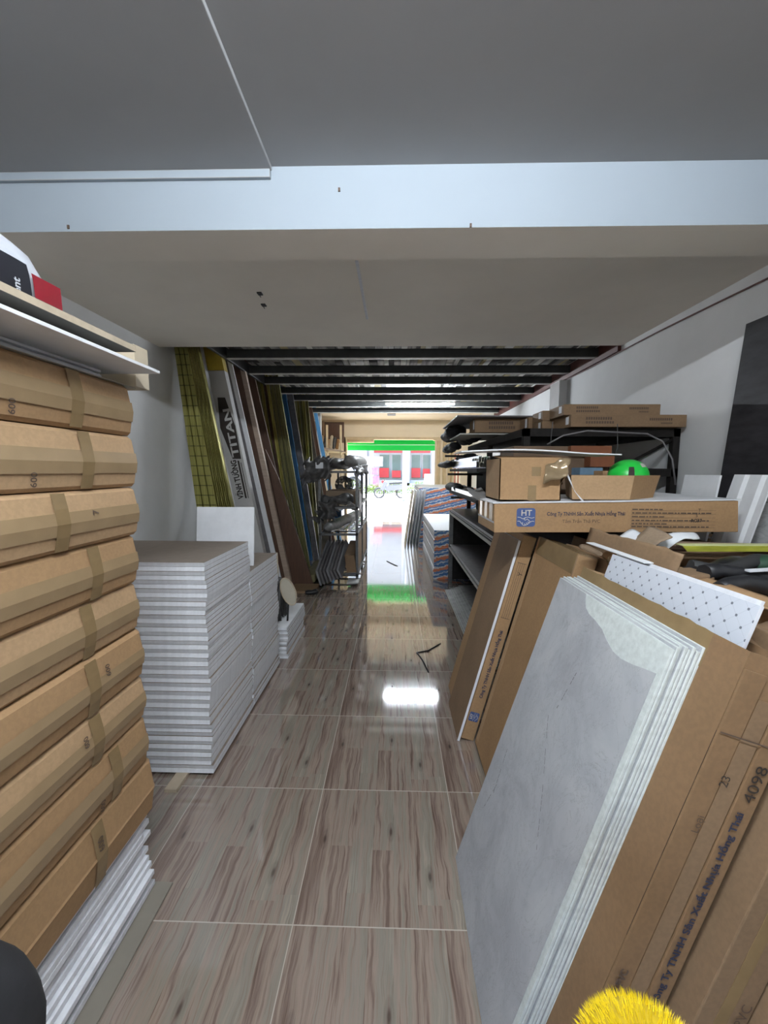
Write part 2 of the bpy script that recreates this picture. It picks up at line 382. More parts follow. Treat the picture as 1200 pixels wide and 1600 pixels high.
# steel mezzanine joists with lighter lower lips
for i, y in enumerate((4.625, 5.338, 5.954, 6.679, 7.337, 8.062, 8.851)):
    mb = MB().box(-1.85, XR-.002, y, y+.006, 2.75, 2.852, steel_m).box(-1.85, XR-.002, y, y+.045, 2.75, 2.756, lip_m).box(-1.85, XR-.002, y, y+.045, 2.846, 2.852, steel_m)
    mb.box(-1.85, XR-.002, y-.003, y, 2.75, 2.760, lip_m)
    struct(mb, 'trim_%d' % (5+i))
struct(MB().box(-1.88, -1.85, 4.19, 9.3, 2.75, 2.87, steel_m), 'trim_12')
struct(MB().box(XR-.035, XR-.002, 4.19, 9.3, 2.70, 2.75, redpaint_m).box(XR-.01, XR-.002, 4.19, 9.3, 2.75, 2.87, redpaint_m), 'trim_13')
for k, x in ((14, -.62), (15, .72)):
    struct(MB().box(x, x+.04, 4.19, 9.3, 2.852, 2.87, lip_m), 'trim_%d' % k)
# deck boards on the joists: separate pale and dark boards with gaps
dk = MB(); x = -1.85; r_ = random.Random(3)
dmats = [deck_m, mottled('deck_pale', (.75, .74, .68), .2, 6, .6), mottled('deck_dark', (.05, .05, .045), .3, 6, .7), deck_m, mottled('deck_yellow', (.40, .33, .16), .2, 6, .6)]
while x < XR-.01:
    w = r_.uniform(.035, .11); y = 4.2
    while y < 9.28:
        L = r_.uniform(.5, 1.6); y1 = min(9.28, y+L)
        mid = -0.9 < x < 1.0
        m = dmats[r_.choices(range(5), (3, 5 if mid else 1, 4, 2, 1))[0]]
        if r_.random() > .08: dk.box(x, min(x+w-.006, XR-.01), y, y1-.01, 2.872+r_.uniform(0, .02), 2.90, m)
        y = y1
    x += w
dk.box(-1.85, XR-.002, 4.2, 9.28, 2.905, 2.92, blackrack_m)
struct(dk, 'ceiling')

# street
struct(MB().box(-30, 30, 12.42, 60, -.2, 0, concrete_m), 'ground')
struct(MB().box(-12, 12, -14, -3.2, -.2, 0, concrete_m), 'ground')
struct(MB().box(XL-.2, XL, 12.42, 14.2, 0, 4.0, shopwall_m).box(XR, XR+.2, 12.42, 14.2, 0, 4.0, shopwall_m), 'wall_porch')

# ------------------------------------------------------------------ lamps
def tube_lamp(name, x0, x1, y, z, st, label, roof):
    t = thing(name, ((x0+x1)/2, y, z), label, 'light')
    MB().tube([(x0+.02, y, z), (x1-.02, y, z)], .012, emit('tube_glow', (.86, .93, 1.0), st), 12).build('glowing_tube', t)
    MB().box(x0, x1, y-.02, y+.02, z+.016, roof, logo_white).box(x0, x0+.02, y-.016, y+.016, z-.016, z+.018, logo_white).box(x1-.02, x1, y-.016, y+.016, z-.016, z+.018, logo_white).build('batten', t)
tube_lamp('tube_light', -.60, .60, .05, 2.728, TUBE_NEAR, 'fluorescent tube light on the plaster ceiling on the near side of the white beam', 2.75)
tube_lamp('tube_light', -.17, 1.06, 7.42, 2.705, TUBE_FAR, 'lit fluorescent tube hanging under the dark steel joists', 2.75)
# small things on the ceiling
t = MB().box(-.236, -.218, 2.52, 3.43, 2.738, 2.75, edge_m)
t.build('cable_duct', None, 'thin white cable duct running along the ceiling beyond the beam', 'duct', bevel=.002)
for i, (x, y) in enumerate(((-.936, 2.955), (-.972, 3.153))):
    MB().box(x-.016, x+.016, y-.02, y+.02, 2.742, 2.75, rubber_m).tube([(x, y, 2.742), (x, y, 2.73), (x+.006, y, 2.722)], .003, rubber_m, 6).build(
        'ceiling_hook', None, ('small black ceiling fixing on the left, the nearer of two' if i == 0 else 'small black ceiling fixing on the left, the farther of two'), 'hook', 'ceiling fixings')
for x_, z_, w_ in ((-.23, 2.66, 'upper middle'), (.30, 2.52, 'lower right'), (-1.35, 2.53, 'lower left')):
    MB().box(x_-.004, x_+.004, 1.770, 1.775, z_-.008, z_+.006, inkfade_m).build('nail', None, 'small rusty nail mark on the white ceiling beam, '+w_, 'nail')
pts = [(XR-.012, y, 2.665+.025*(y-2.2)/2+.008*math.sin(y*2.2)) for y in [1.0+.2*i for i in range(26)]]
MB().tube(pts, .006, redpaint_m, 6).build('electric_cable', None, 'thin dark red cable running along the top of the right wall', 'cable')
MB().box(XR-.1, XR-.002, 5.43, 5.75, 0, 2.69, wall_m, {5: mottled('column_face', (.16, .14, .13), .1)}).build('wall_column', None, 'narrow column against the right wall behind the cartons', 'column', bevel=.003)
MB().box(-.19, .02, 10.6, 10.9, 2.955, 2.97, chan_m).build('ceiling_hatch', None, 'small dark vent plate in the cream ceiling near the doorway', 'vent')

# ------------------------------------------------------------------ left: carton stack
CX, CY0, CY1 = -.865, .05, 1.36
rows = [(1.807, 1.645), (1.645, 1.478), (1.478, 1.318), (1.318, 1.155), (1.155, .993), (.993, .825), (.825, .675), (.675, .506), (.506, .306)]
ordn = ['topmost of the tall stack, under the white boards', 'second from the top of the tall left stack', 'third from the top of the tall left stack', 'fourth from the top of the tall left stack', 'middle one of nine in the tall left stack',
        'fourth from the bottom of the tall left stack', 'third from the bottom of the tall left stack', 'second from the bottom of the tall left stack', 'lowest of the tall left stack, on white boards']
rr = random.Random(5)
for i, ((z1, z0), w) in enumerate(zip(rows, ordn)):
    dx = rr.uniform(-.006, .006)+(.004*(i > 6)); y1 = CY1+rr.uniform(-.012, .012); x0 = CX-.62; X = CX+dx-.004
    t = thing('flat_carton', (CX-.3, .7, z0), 'brown taped carton with a creased side, '+w, 'carton', 'cartons in the tall left stack')
    zm = z0+(z1-z0)*.47; b = .0115; g_ = .0015
    prof = [(x0, z0+g_), (X-.012, z0+g_), (X-.002, z0+.012), (X+b-.003, zm-.006), (X+b, zm), (X+b-.003, zm+.006), (X-.004, z1-.012), (X-.016, z1-g_), (x0, z1-g_)]
    n = len(prof); ys = [CY0, CY0+.012, y1-.014, y1]
    vs = []; fs = []
    for yi, y in enumerate(ys):
        e = .008 if yi in (0, 3) else 0
        vs += [(px-(e if px > x0+.1 else 0), y, pz) for px, pz in prof]
    for a in range(3):
        for k in range(n): fs.append((a*n+k, a*n+(k+1) % n, (a+1)*n+(k+1) % n, (a+1)*n+k))
    fs += [list(range(n)), [3*n+k for k in range(n)][::-1]]
    MB().add(vs, fs, [cardA, cardB, cardB, cardA, cardB, cardA, cardB, cardA, cardA][i]).build('carton_body', t)
    # tape following the creased side
    def pt(y, f, off=.0012):     # f 0..1 along height
        z = z0+(z1-z0)*f; k = 1-abs(z-zm)/(zm-z0 if z < zm else z1-zm); return (X+b*k+off-.003*(k < .1), y, z)
    tp = MB()
    if i not in (8,):
        h0, h1 = (.28, .66) if i != 5 else (.3, .62)
        L = [pt(.06, f) for f in (h0, .47, h1)]; Rr = [pt(y1-.013, f) for f in (h0, .47, h1)]
        tp.add(L+Rr, [(0, 3, 4, 1), (1, 4, 5, 2)], tapec_m)
    for yy in ([.66, 1.12] if i % 2 else [.70, 1.05]):
        yy += rr.uniform(-.05, .05); wd = .045
        fsx = (.03, .25, .47, .72, .97)
        MB().add([pt(yy, f, .0022) for f in fsx]+[pt(yy+wd, f, .0022) for f in fsx], [(k, k+5, k+6, k+1) for k in range(4)], tape_m).build('packing_tape', t)
    if tp.v: tp.build('packing_tape', t, label='pale glossy tape along the crease')
    if i in (0, 1, 2, 5, 6, 7, 8):
        yy = {0: .93, 1: .97, 2: 1.16, 5: 1.17, 6: 1.07, 7: 1.12, 8: 1.10}[i]
        fz = .52 if i not in (1,) else .08
        if i == 1: o_ = pt(yy, .1, .003); ydz = 1
        else: o_ = pt(yy, .55, .003)
        f0, f1 = (.08, .42) if i in (1, 0, 7) else (.55, .92)
        P0 = Vector(pt(yy, f0, .003)); P1 = Vector(pt(yy, f1, .003)); d = (P1-P0).normalized()
        text('handwriting', '600' if i != 2 else '7', (z1-z0)*(.15 if i != 2 else .2), P0, d, (0, -1, .12*math.sin(i*3)), inkfade_m, t, bold=.0004)

# white boards below the cartons
z = .012; k = 0; rr = random.Random(8); mfirst = None
MB().box(-1.5, -.815, .2, 1.37, 0, .008, mottled('beige_board', (.22, .195, .16), .08, 6, .6)).build('floor_board', None, 'thin beige board lying flat on the floor under the left stack', 'board')
while z < .30:
    th = .0205; dx = rr.uniform(-.035, .012); dy = rr.uniform(-.03, .02)
    if mfirst is None:
        mfirst = MB().box(-1.49, -.875, .06, 1.36, z, z+th-.002, edge_m).build('gypsum_board', None, 'white gypsum board with rough edges in the low pile under the left cartons', 'board', 'boards under the left cartons', bevel=.002)
    else:
        o = dup(mfirst, mfirst.location+Vector((dx, dy, z-.012)), 'topmost white gypsum board of the low pile, right under the lowest left carton' if z+th >= .30 else None)
    z += th; k += 1
# boards, plywood, bag on top
zz = 1.809
mf = None
for i in range(5):
    if mf is None: mf = MB().box(-1.52, -.93, .06, 1.30, zz, zz+.0068, edge_m).build('ceiling_board', None, 'thin pale board in the pack between the cartons and the overhanging white board', 'board', 'thin boards on the left cartons')
    else: dup(mf, mf.location+Vector((rr.uniform(-.01, .01), rr.uniform(-.01, .02), i*.0072)))
MB().box(-1.50, -.872, .06, 1.40, 1.8072, 1.8088, mottled('thin_sheet', (.38, .36, .30), .1)).build('thin_sheet', None, 'paper thin sheet lying directly on the topmost left carton', 'sheet')
MB().box(-1.40, -.765, .06, 1.36, 1.846, 1.855, white_m).build('white_board', None, 'white board overhanging the left cartons below the plywood', 'board', bevel=.0008)
MB().box(-1.45, -1.0, .2, 1.2, 1.856, 1.895, cardC).build('flat_carton', None, 'flat dark carton sandwiched between the white board and the plywood', 'carton')
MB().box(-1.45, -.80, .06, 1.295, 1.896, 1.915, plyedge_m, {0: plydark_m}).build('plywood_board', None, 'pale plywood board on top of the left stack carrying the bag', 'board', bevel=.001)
t = thing('cardboard_box', (-.87, 1.4, 1.81), 'small cream cardboard box at the far top corner of the left stack', 'box')
MB().box(-.975, -.855, 1.375, 1.45, 1.8095, 1.945, mottled('cream_card', (.50, .42, .30), .06)).build('box_body', t, bevel=.002)
MB().box(-.974, -.856, 1.3735, 1.3745, 1.93, 1.934, cardC).build('box_flap', t)
# bag
t = thing('cement_bag', (-1.1, .7, 1.916), 'white bag with black and red panels lying on the plywood at upper left', 'bag')
mb = MB(); nx, ny = 22, 14; vs = []; fs = []
for j in range(ny+1):
    a = j/ny
    for i in range(nx+1):
        u = i/nx; y = .25+.865*u; e = min(1, ((1-abs(2*u-1))*5.0)**.5) if abs(2*u-1) > .8 else 1
        an = PI*a; x = -1.16+.30*math.cos(an)*(.9+.1*e); zq = 1.917+(.185*e+.012)*(math.sin(an)**.45 if 0 < a < 1 else 0)
        q = Vector((x, y, zq)); zq += .012*noise.noise(q*9)
        x += .008*noise.noise(q*12)
        vs.append((x, y, max(1.917, zq)))
for j in range(ny):
    for i in range(nx): fs.append((j*(nx+1)+i, j*(nx+1)+i+1, (j+1)*(nx+1)+i+1, (j+1)*(nx+1)+i))
fs.append([j*(nx+1) for j in range(ny+1)]); fs.append([j*(nx+1)+nx for j in range(ny+1)][::-1]); fs.append([i for i in range(nx+1)][::-1]+[ny*(nx+1)+i for i in range(nx+1)])
mb.add(vs, fs, bagwhite_m, True); mb.build('bag_body', t)
def bagp(name, y0, y1, z0, z1, m):
    q = MB(); N = 6; K = 4; vs = []; fs = []
    for j in range(K+1):
        for i in range(N+1):
            y = y0+(y1-y0)*i/N; zz_ = z0+(z1-z0)*j/K; a = max(0, (zz_-1.917)/.197); s_ = min(1, a)**(1/.45)
            x = -1.16+.30*math.sqrt(max(0, 1-s_*s_))+.006+.006*noise.noise(Vector((-.86, y, zz_))*12)
            vs.append((x, y, zz_))
    for j in range(K):
        for i in range(N): fs.append((j*(N+1)+i, j*(N+1)+i+1, (j+1)*(N+1)+i+1, (j+1)*(N+1)+i))
    return q.add(vs, fs, m, True).build(name, t)
bp_ = bagp('black_print', .895, .992, 1.918, 2.01, bagblack_m)
text('bag_lettering', 'lent', .026, (-.848, .955, 1.922), (0, 0, 1), (0, -1, 0), bagwhite_m, bp_, bold=.0006)
bagp('black_print', .70, .885, 1.918, 2.01, bagblack_m); bagp('red_print', 1.000, 1.085, 1.918, 1.995, bagred_m)


# ------------------------------------------------------------------ left: piles of ceiling tiles
def tile_mesh(x0, x1, y0, y1, th, flip):
    c = .006; mb = MB()
    a, b_ = (0, c) if not flip else (c, 0)
    mb.hexa([(x0, y0+a, 0), (x1, y0+a, 0), (x1, y1-a, 0), (x0, y1-a, 0), (x0, y0+b_, th), (x1, y0+b_, th), (x1, y1-b_, th), (x0, y1-b_, th)], edge_m, {0: back_m, 1: back_m})
    return mb
def pile(x0, x1, y0, y1, z0, z1, n, seed, lab, toplab, grp, jit=.003, topmat=None):
    r = random.Random(seed); th = (z1-z0)/n; prot = []
    for i in range(n):
        fl = i % 2; z = z0+i*th
        if len(prot) < 2:
            o = tile_mesh(x0, x1, y0, y1, th-.0014, fl).build('ceiling_tile', None, lab, 'tile', grp); c = Vector(o.location); o.location.z = z; prot.append(o); continue
        last = i == n-1
        d = Vector((r.uniform(-jit, jit)-.010*(.5+.5*math.sin(i*.55)) , r.uniform(-jit, jit), 0))
        o = dup(prot[fl], Vector((prot[fl].location.x, prot[fl].location.y, z))+d, toplab if last else None)
        if last and topmat:
            me = o.data.copy(); o.data = me
            for q in range(len(me.materials)):
                if me.materials[q] == back_m: me.materials[q] = topmat
pile(-2.10, -.900, 1.911, 2.512, .016, 1.095, 50, 1, 'white ceiling tile within the tallest white tile pile beside the left cartons', 'topmost tile of the tallest white pile, brown paper back upward', 'tiles of the tallest white pile')
pile(-2.10, -.900, 2.520, 3.120, .016, .90, 40, 2, 'white ceiling tile within the middle white pile, behind the tallest pile', 'topmost tile of the middle white pile, brown back upward', 'tiles of the middle white pile', .004)
pile(-1.46, -.862, 3.22, 3.86, .0, .262, 13, 3, 'white ceiling tile within the low short pile by the leaning planks', 'topmost white tile of the low short pile, with a grey mop on it', 'tiles of the low white pile', .006, topmat=white_m)
for i, (x, y0, y1) in enumerate(((-1.09, 1.80, 3.0), (-1.9, 1.95, 3.0))):
    MB().box(x, x+.06, y0, y1, 0, .0155, plyedge_m).build('wooden_batten', None, ('pale timber batten poking out from under the tallest white pile' if i == 0 else 'timber batten under the back of the tall white piles'), 'batten')
q = MB().obox((-1.315, 2.66, .905), (.385, .0, 0), (.0, .012, 0), (0, .045, .385), white_m)
q.build('small_white_board', None, 'small square white board standing on the middle white pile', 'board', bevel=.001)
# mop and lid on the low pile
t = thing('string_mop', (-.98, 3.42, .264), 'dark grey string mop head drooping on the low white pile', 'mop')
mb = MB(); r = random.Random(2)
for i in range(70):
    x = -.99+r.uniform(-.07, .05); y = 3.42+r.uniform(-.1, .1); h = .34+r.uniform(-.03, .03); sp = r.uniform(-.03, .03)
    mb.tube([(x*.5-.495, 3.42, h+.264), (x+sp*.3, y, .264+h*.6), (x+sp, y+r.uniform(-.02, .02), .272)], .008, dust_m, 5)
mb.build('mop_strings', t, kind=None)
MB().tube([(-.99, 3.42, .58), (-1.05, 3.6, .80)], .012, plyedge_m, 8).tube([(-.99, 3.42, .55), (-.99, 3.42, .62)], .035, dust_m, 12).build('mop_socket', t)
t = thing('oval_lid', (-.885, 3.36, .45), 'pale oval lid propped against the mop and planks', 'lid')
mb = MB(); pr = []
for k in range(24):
    a = 2*PI*k/24; pr.append(Vector((-.885+.055*math.cos(a), 3.36+.02*math.cos(a), .52+.115*math.sin(a)+.0*a))+Vector((-.28*.115*math.sin(a), 0, 0)))
mb.poly(pr, mottled('lid_cream', (.42, .38, .30), .1), (-.012, .02, -.004)); mb.build('lid_plate', t, bevel=.002)
mb = MB(); mb.tube(pr+[pr[0]], .006, plyedge_m, 6, cap=False); mb.build('lid_rim', t)
MB().tube([(-.885, 3.375, .51), (-.90, 3.37, .264)], .008, rubber_m, 6).build('lid_stand', t)

# ------------------------------------------------------------------ left: long stock leaning on the wall
def lean(mb, y0, y1, xf0, xf1, xt0, xt1, zt, m, z0=0, mm=None):       # foot x range at z0, x range at height 2.75 -> up to zt
    k = lambda a, b, z: a+(b-a)*(z/2.75)
    mb.hexa([(k(xf0, xt0, z0), y0, z0), (k(xf1, xt1, z0), y0, z0), (k(xf1, xt1, z0), y1, z0), (k(xf0, xt0, z0), y1, z0),
             (k(xf0, xt0, zt), y0, zt), (k(xf1, xt1, zt), y0, zt), (k(xf1, xt1, zt), y1, zt), (k(xf0, xt0, zt), y1, zt)], m, mm); return mb
def clampx(v): return max(v, XL+.01)
# perforated wall angles, leftmost, then folded channels
n = 3
for i in range(n):
    f0 = -2.03+i*.098; t0 = -2.305+i*.052
    mb = lean(MB(), 4.40, 4.47, f0, f0+.09, t0, t0+.046, 2.95, perf_m)
    lean(mb, 4.385, 4.40, f0+.083, f0+.09, t0+.042, t0+.046, 2.95, perf_m)
    mb.build('perforated_angle', None, 'yellow perforated metal angle leaning on the left wall, '+['nearest the wall', 'second from the wall', 'third from the wall'][i], 'metal profile', 'yellow profiles by the lettered carton')
for i in range(4):
    f0 = -1.735+i*.055; t0 = -2.148+i*.029
    mb = MB()
    lean(mb, 4.42, 4.424, f0, f0+.045, t0, t0+.024, 2.95, brass_m); lean(mb, 4.36, 4.424, f0, f0+.006, t0, t0+.005, 2.95, brass_m); lean(mb, 4.36, 4.424, f0+.039, f0+.045, t0+.019, t0+.024, 2.95, brass_m)
    lean(mb, 4.36, 4.366, f0+.030, f0+.045, t0+.014, t0+.024, 2.95, brass_m)
    mb.build('ceiling_channel', None, 'yellow folded ceiling channel left of the lettered carton, '+['leftmost of four', 'second of four', 'third of four', 'rightmost of four'][i], 'metal profile', 'yellow profiles by the lettered carton')
# lettered white carton
t = thing('lettered_carton', (-1.5, 4.65, 0), 'long white carton with black diamond lettering leaning on the left wall', 'carton')
zf = lambda a, b, z: a+(b-a)*(z/2.75)
FX0, FX1, TX0, TX1 = -1.608, -1.374, -2.075, -1.896
wcar = mottled('white_carton', (.46, .45, .44), .06, 8, .6); ycar = mottled('yellow_carton_end', (.42, .30, .03), .15, 8, .6)
lean(MB(), 4.60, 4.70, FX0, FX1, TX0, TX1, 2.62, wcar).build('carton_body', t, bevel=.003)
lean(MB(), 4.60, 4.70, FX0, FX1, TX0, TX1, 2.98, ycar, z0=2.622).build('yellow_end', t, label='yellow printed end')
ctr = lambda z, s_=0.5: Vector((zf(FX0, TX0, z)*(1-s_)+zf(FX1, TX1, z)*s_, 4.5985, z))
up = (ctr(2.4)-ctr(1.0)).normalized(); lt = Vector((-up.z, 0, up.x))
hexp = [ctr(2.33, .25), ctr(2.33, .70), ctr(2.02, .95), ctr(1.66, .88), ctr(1.66, .40), ctr(2.0, .05)]
MB().poly(hexp, ink_m).build('black_diamond', t)
text('diamond_lettering', 'TITAN', .108, ctr(1.69, .80)+Vector((0, -.001, 0)), up, lt, wcar, t, bold=.003, sx=1.72)
text('maker_lettering', 'VĨNH TƯỜNG', .085, ctr(1.22, .56)+Vector((0, -.001, 0)), up, lt, ink_m, t, bold=.003, sx=.80)
bl = MB()
for a, b_, s0, s1 in ((1.22, 1.64, .64, .74), (1.22, 1.62, .80, .84)):
    bl.poly([ctr(a, s0), ctr(a, s1), ctr(b_, s1), ctr(b_, s0)], ink_m)
bl.build('small_print', t)
lean(MB(), 4.90, 4.95, -1.45, -1.391, -1.99, -1.945, 3.1, chan_m).build('grey_channel', None, 'dull grey metal channel leaning between the lettered carton and the white strip', 'metal profile')
lean(MB(), 4.90, 4.92, -1.391, -1.332, -1.945, -1.895, 3.1, white_m).build('white_strip', None, 'narrow bright white strip leaning beside the lettered carton', 'strip')
lean(MB(), 5.20, 5.24, -1.440, -1.384, -1.992, -1.912, 3.3, brown_m).build('brown_board', None, 'dark brown board leaning between the white strip and the pale timber edge', 'board')
lean(MB(), 5.19, 5.25, -1.380, -1.311, -1.909, -1.854, 3.3, wood_m).build('timber_plank', None, 'long pale timber plank leaning toward the mezzanine, foot by the low white pile', 'plank')
# brown sheet, shorter
MB().hexa([(-1.33, 5.30, 0), (-1.05, 5.30, 0), (-1.05, 5.33, 0), (-1.33, 5.33, 0), (-1.66, 5.30, 1.80), (-1.50, 5.30, 1.45), (-1.50, 5.33, 1.45), (-1.66, 5.33, 1.80)], brown_m).build(
    'brown_sheet', None, 'wide dark brown sheet leaning at an angle with its foot near the metal rack', 'board')
MB().hexa([(-1.30, 5.02, .0), (-.98, 5.02, .0), (-.98, 5.28, .0), (-1.30, 5.28, .0), (-1.30, 5.02, .03), (-.98, 5.02, .03), (-.98, 5.28, .05), (-1.30, 5.28, .05)], cardC).build(
    'cardboard_scrap', None, 'flattened brown cardboard scrap on the floor at the foot of the planks', 'cardboard')
def group(n, y, f0, f1, t0, t1, grp, lab, m, dep=.06, hi=3.4, gap=.15, fold=True):
    for i in range(n):
        a = f0+(f1-f0)*i/n; b_ = f0+(f1-f0)*(i+1-gap)/n; c_ = t0+(t1-t0)*i/n; d_ = t0+(t1-t0)*(i+1-gap)/n
        yy = y+.03*((i*7) % 3)-.02; mb = MB(); mm_ = m[i % len(m)]
        lean(mb, yy+.03, yy+.036, a, b_, c_, d_, hi, mm_)
        if fold:
            lean(mb, yy, yy+.036, a, a+.006, c_, c_+.006, hi, mm_); lean(mb, yy, yy+.036, b_-.006, b_, d_-.006, d_, hi, mm_)
        o_ = 'first second third fourth fifth sixth seventh eighth'.split()[i]
        mb.build('metal_channel', None, lab % o_, 'metal profile', grp)
bdull = mottled('dull_brass', (.20, .185, .07), .3, 10, .5, .3, stretch=(6, 6, .5))
group(7, 6.0, -1.665, -1.216, -1.985, -1.642, 'yellow channels behind the timber plank', 'yellow metal channel leaning behind the timber plank, %s from the left', [bdull, brass_m, brown_m, brass_m, bdull, bdull, bdull])
lean(MB(), 5.62, 5.65, -1.62, -1.30, -2.12, -1.875, 3.3, brown_m).build('wide_board', None, 'wide dark brown board standing right behind the pale timber plank', 'board')
lean(MB(), 6.55, 6.58, -1.90, -1.42, -2.30, -1.845, 3.4, mottled('dark_stock', (.05, .045, .035), .3, 8, .7)).build('wide_board', None, 'wide blackish board leaning behind the first yellow channels, before the deep blue strip', 'board')
lean(MB(), 8.0, 8.03, -1.80, -1.22, -2.15, -1.66, 3.4, mottled('dark_stock2', (.07, .06, .045), .3, 8, .7)).build('wide_board', None, 'wide dark board leaning behind the channels beside the metal rack', 'board')
lean(MB(), 6.9, 6.93, -1.463, -1.386, -1.866, -1.792, 3.4, bluefoil_m).build('blue_strip', None, 'deep blue film covered strip leaning between two sets of yellow channels', 'strip')
lean(MB(), 7.0, 7.04, -1.386, -1.300, -1.792, -1.70, 3.4, chan_m).build('grey_strip', None, 'dark grey strip leaning just right of the deep blue strip', 'strip')
group(5, 7.4, -1.60, -1.347, -1.80, -1.529, 'yellow channels by the metal rack', 'bright yellow metal channel leaning beside the wrapped metal rack, %s from the left', [brass_m, brass_m, bdull, brass_m, bdull])
lean(MB(), 8.4, 8.43, -1.30, -1.21, -1.74, -1.66, 3.4, brown_m).build('brown_strip', None, 'narrow brown strip leaning far back beside the light blue strip', 'strip')
lean(MB(), 8.9, 8.93, -1.241, -1.150, -1.73, -1.655, 3.4, mottled('light_blue_film', (.10, .30, .55), .1, 6, .4)).build('blue_strip', None, 'light blue strip, farthest of the leaning stock, beside the grey post', 'strip')

# ------------------------------------------------------------------ metal rack with wrapped goods
RX0, RX1, RY0, RY1 = -1.02, -.485, 5.49, 7.37
t = thing('metal_rack', (-.75, 6.43, 0), 'grey metal rack holding wrapped rolls in the middle left of the aisle', 'rack')
for x in (RX0, RX1-.035):
    for y in (RY0, 6.35, RY1-.035):
        po = MB().box(x, x+.035, y, y+.035, .06, 1.53, rack_m).build('post', t, bevel=.003)
        MB().tube([(x+.0025, y+.018, .03), (x+.0325, y+.018, .03)], .03, rubber_m, 14).box(x+.005, x+.03, y+.005, y+.03, .03, .06, rubber_m).build('caster', po)
for z in (.10, .66, 1.02, 1.50):
    mb = MB().box(RX0, RX1, RY0, RY0+.03, z, z+.03, rack_m).box(RX0, RX1, RY1-.03, RY1, z, z+.03, rack_m).box(RX0, RX0+.03, RY0, RY1, z, z+.03, rack_m).box(RX1-.03, RX1, RY0, RY1, z, z+.03, rack_m)
    for k in range(5): mb.box(RX0, RX1, RY0+.3+.33*k, RY0+.34+.33*k, z, z+.02, rack_m)
    mb.build('shelf_frame', t)
MB().box(RX1-.028, RX1-.02, RY0+.05, RY1-.05, .14, .64, cardD).build('side_panel', t, label='brown side panel of the lowest bay')
r = random.Random(12)
def roll(lab, p0, p1, rad, m, sd, amp=.3, cat='roll', name='wrapped_roll', grp=None, flat=.8):
    lumpy(MB(), p0, p1, rad, m, sd, amp, flat=flat).build(name, None, lab, cat, grp)
roll('dusty wrapped roll on top of the metal rack, at its aisle edge', (-.60, 5.42, 1.66), (-.56, 7.2, 1.68), .105, grey_m, 1, .22)
roll('dark wrapped roll on top of the metal rack, in the middle', (-.80, 5.40, 1.63), (-.78, 7.0, 1.64), .095, dust_m, 2, .35)
roll('dark wrapped roll on top of the metal rack, at its wall edge', (-1.0, 5.38, 1.62), (-1.0, 7.0, 1.63), .09, dust_m, 3, .35)
t2 = thing('plastic_wrap', (-1.06, 5.42, 1.5), 'crumpled dusty plastic hanging off the top left corner of the metal rack', 'plastic')
sheet(MB(), (-1.18, 5.40, 1.36), (.34, .03, .08), (-.0, .02, .30), dust_m, .004, 22, 16, .07, 4, 11, .10).build('wrap_sheet', t2)
MB().box(-1.03, -.93, 5.385, 5.39, 1.56, 1.64, white_m).build('paper_label', t2, label='pale paper label')
sheet(MB(), (-.50, 5.46, 1.60), (.03, 1.5, .03), (.03, .0, -.12), grey_m, .004, 40, 8, .05, 5, 9, .07).build('plastic_wrap', None, 'pale plastic hanging down over the aisle side of the rack top', 'plastic')
# upper bay
roll('crumpled dark wrapping in the upper middle bay of the metal rack', (-1.0, 5.55, 1.12), (-.56, 5.75, 1.13), .10, dust_m, 6, .55, 'plastic', 'plastic_wrap', flat=.7)
sheet(MB(), (-1.0, 5.46, 1.10), (.26, .02, .05), (-.05, -.02, -.26), dust_m, .004, 20, 16, .08, 7, 12, .12).build('plastic_wrap', None, 'torn dusty plastic hanging down from the middle shelf of the metal rack', 'plastic')
roll('pale crumpled wrapping at the aisle side of the middle shelf', (-.62, 5.5, 1.10), (-.54, 5.62, 1.02), .055, grey_m, 8, .5, 'plastic', 'plastic_wrap')
MB().box(-1.0, -.52, 6.0, 6.6, 1.05, 1.24, cardD).build('cardboard_box', None, 'grey dusty cardboard box in the upper bay of the metal rack', 'box', bevel=.004)
mb = MB()
mb.obox((-.49, 5.62, 1.02), (.012, 0, 0), (.0, .42, -.10), (0, -.02, .26), chan_m); mb.build('grey_plate', None, 'grey plate leaning out on the aisle side of the metal rack', 'plate')
for i in range(3):
    mb = MB(); c = Vector((-.85+.14*(i == 1)+.02*i, 6.9, 1.30)); rr_ = .14-.01*i
    for w in range(4): mb.tube([c+Vector((math.cos(2*PI*k/20)*(rr_-.018*w), .02*i-.01*w, math.sin(2*PI*k/20)*(rr_-.018*w))) for k in range(21)], .009, dust_m, 6, cap=False)
    mb.build('hose_coil', None, 'coil of grey hose standing in the upper bay of the rack, '+['leftmost', 'rightmost', 'middle'][i]+' of three', 'hose', 'hose coils in the rack')
MB().box(-.98, -.84, 6.5, 6.9, .70, .90, bluefoil_m).build('blue_box', None, 'small deep blue box at the back of the middle bay of the metal rack', 'box', bevel=.004)
# lower-middle bay: tubes and profiles leaning down toward the camera
def tilt_bar(name, lab, x, y0, z0, y1, z1, w, h, m, x1=None, cat='metal profile', grp=None):
    x1 = x if x1 is None else x1
    MB().obox((x, y0, z0), (w, 0, 0), (x1-x, y1-y0, z1-z0), (0, 0, h), m).build(name, None, lab, cat, grp, bevel=.002)
roll('grey wrapped tube in the middle bay of the metal rack, near end lowered', (-.92, 5.42, .76), (-.60, 7.3, .79), .075, grey_m, 9, .12, 'tube', 'wrapped_tube', flat=1)
ordi_ = 'first second third fourth fifth sixth'.split()
for i in range(6):
    tilt_bar('aluminium_strip', 'pale metal strip in the middle bay of the rack, %s from the wrapped tube' % ordi_[i], -.86+i*.055, 5.55+.05*(i % 3), .70+.012*(i % 2), 7.3, .70+.012*(i % 2), .04, .018, silver_m if i % 2 else white_m, -.82+i*.055, grp='pale strips in the rack')
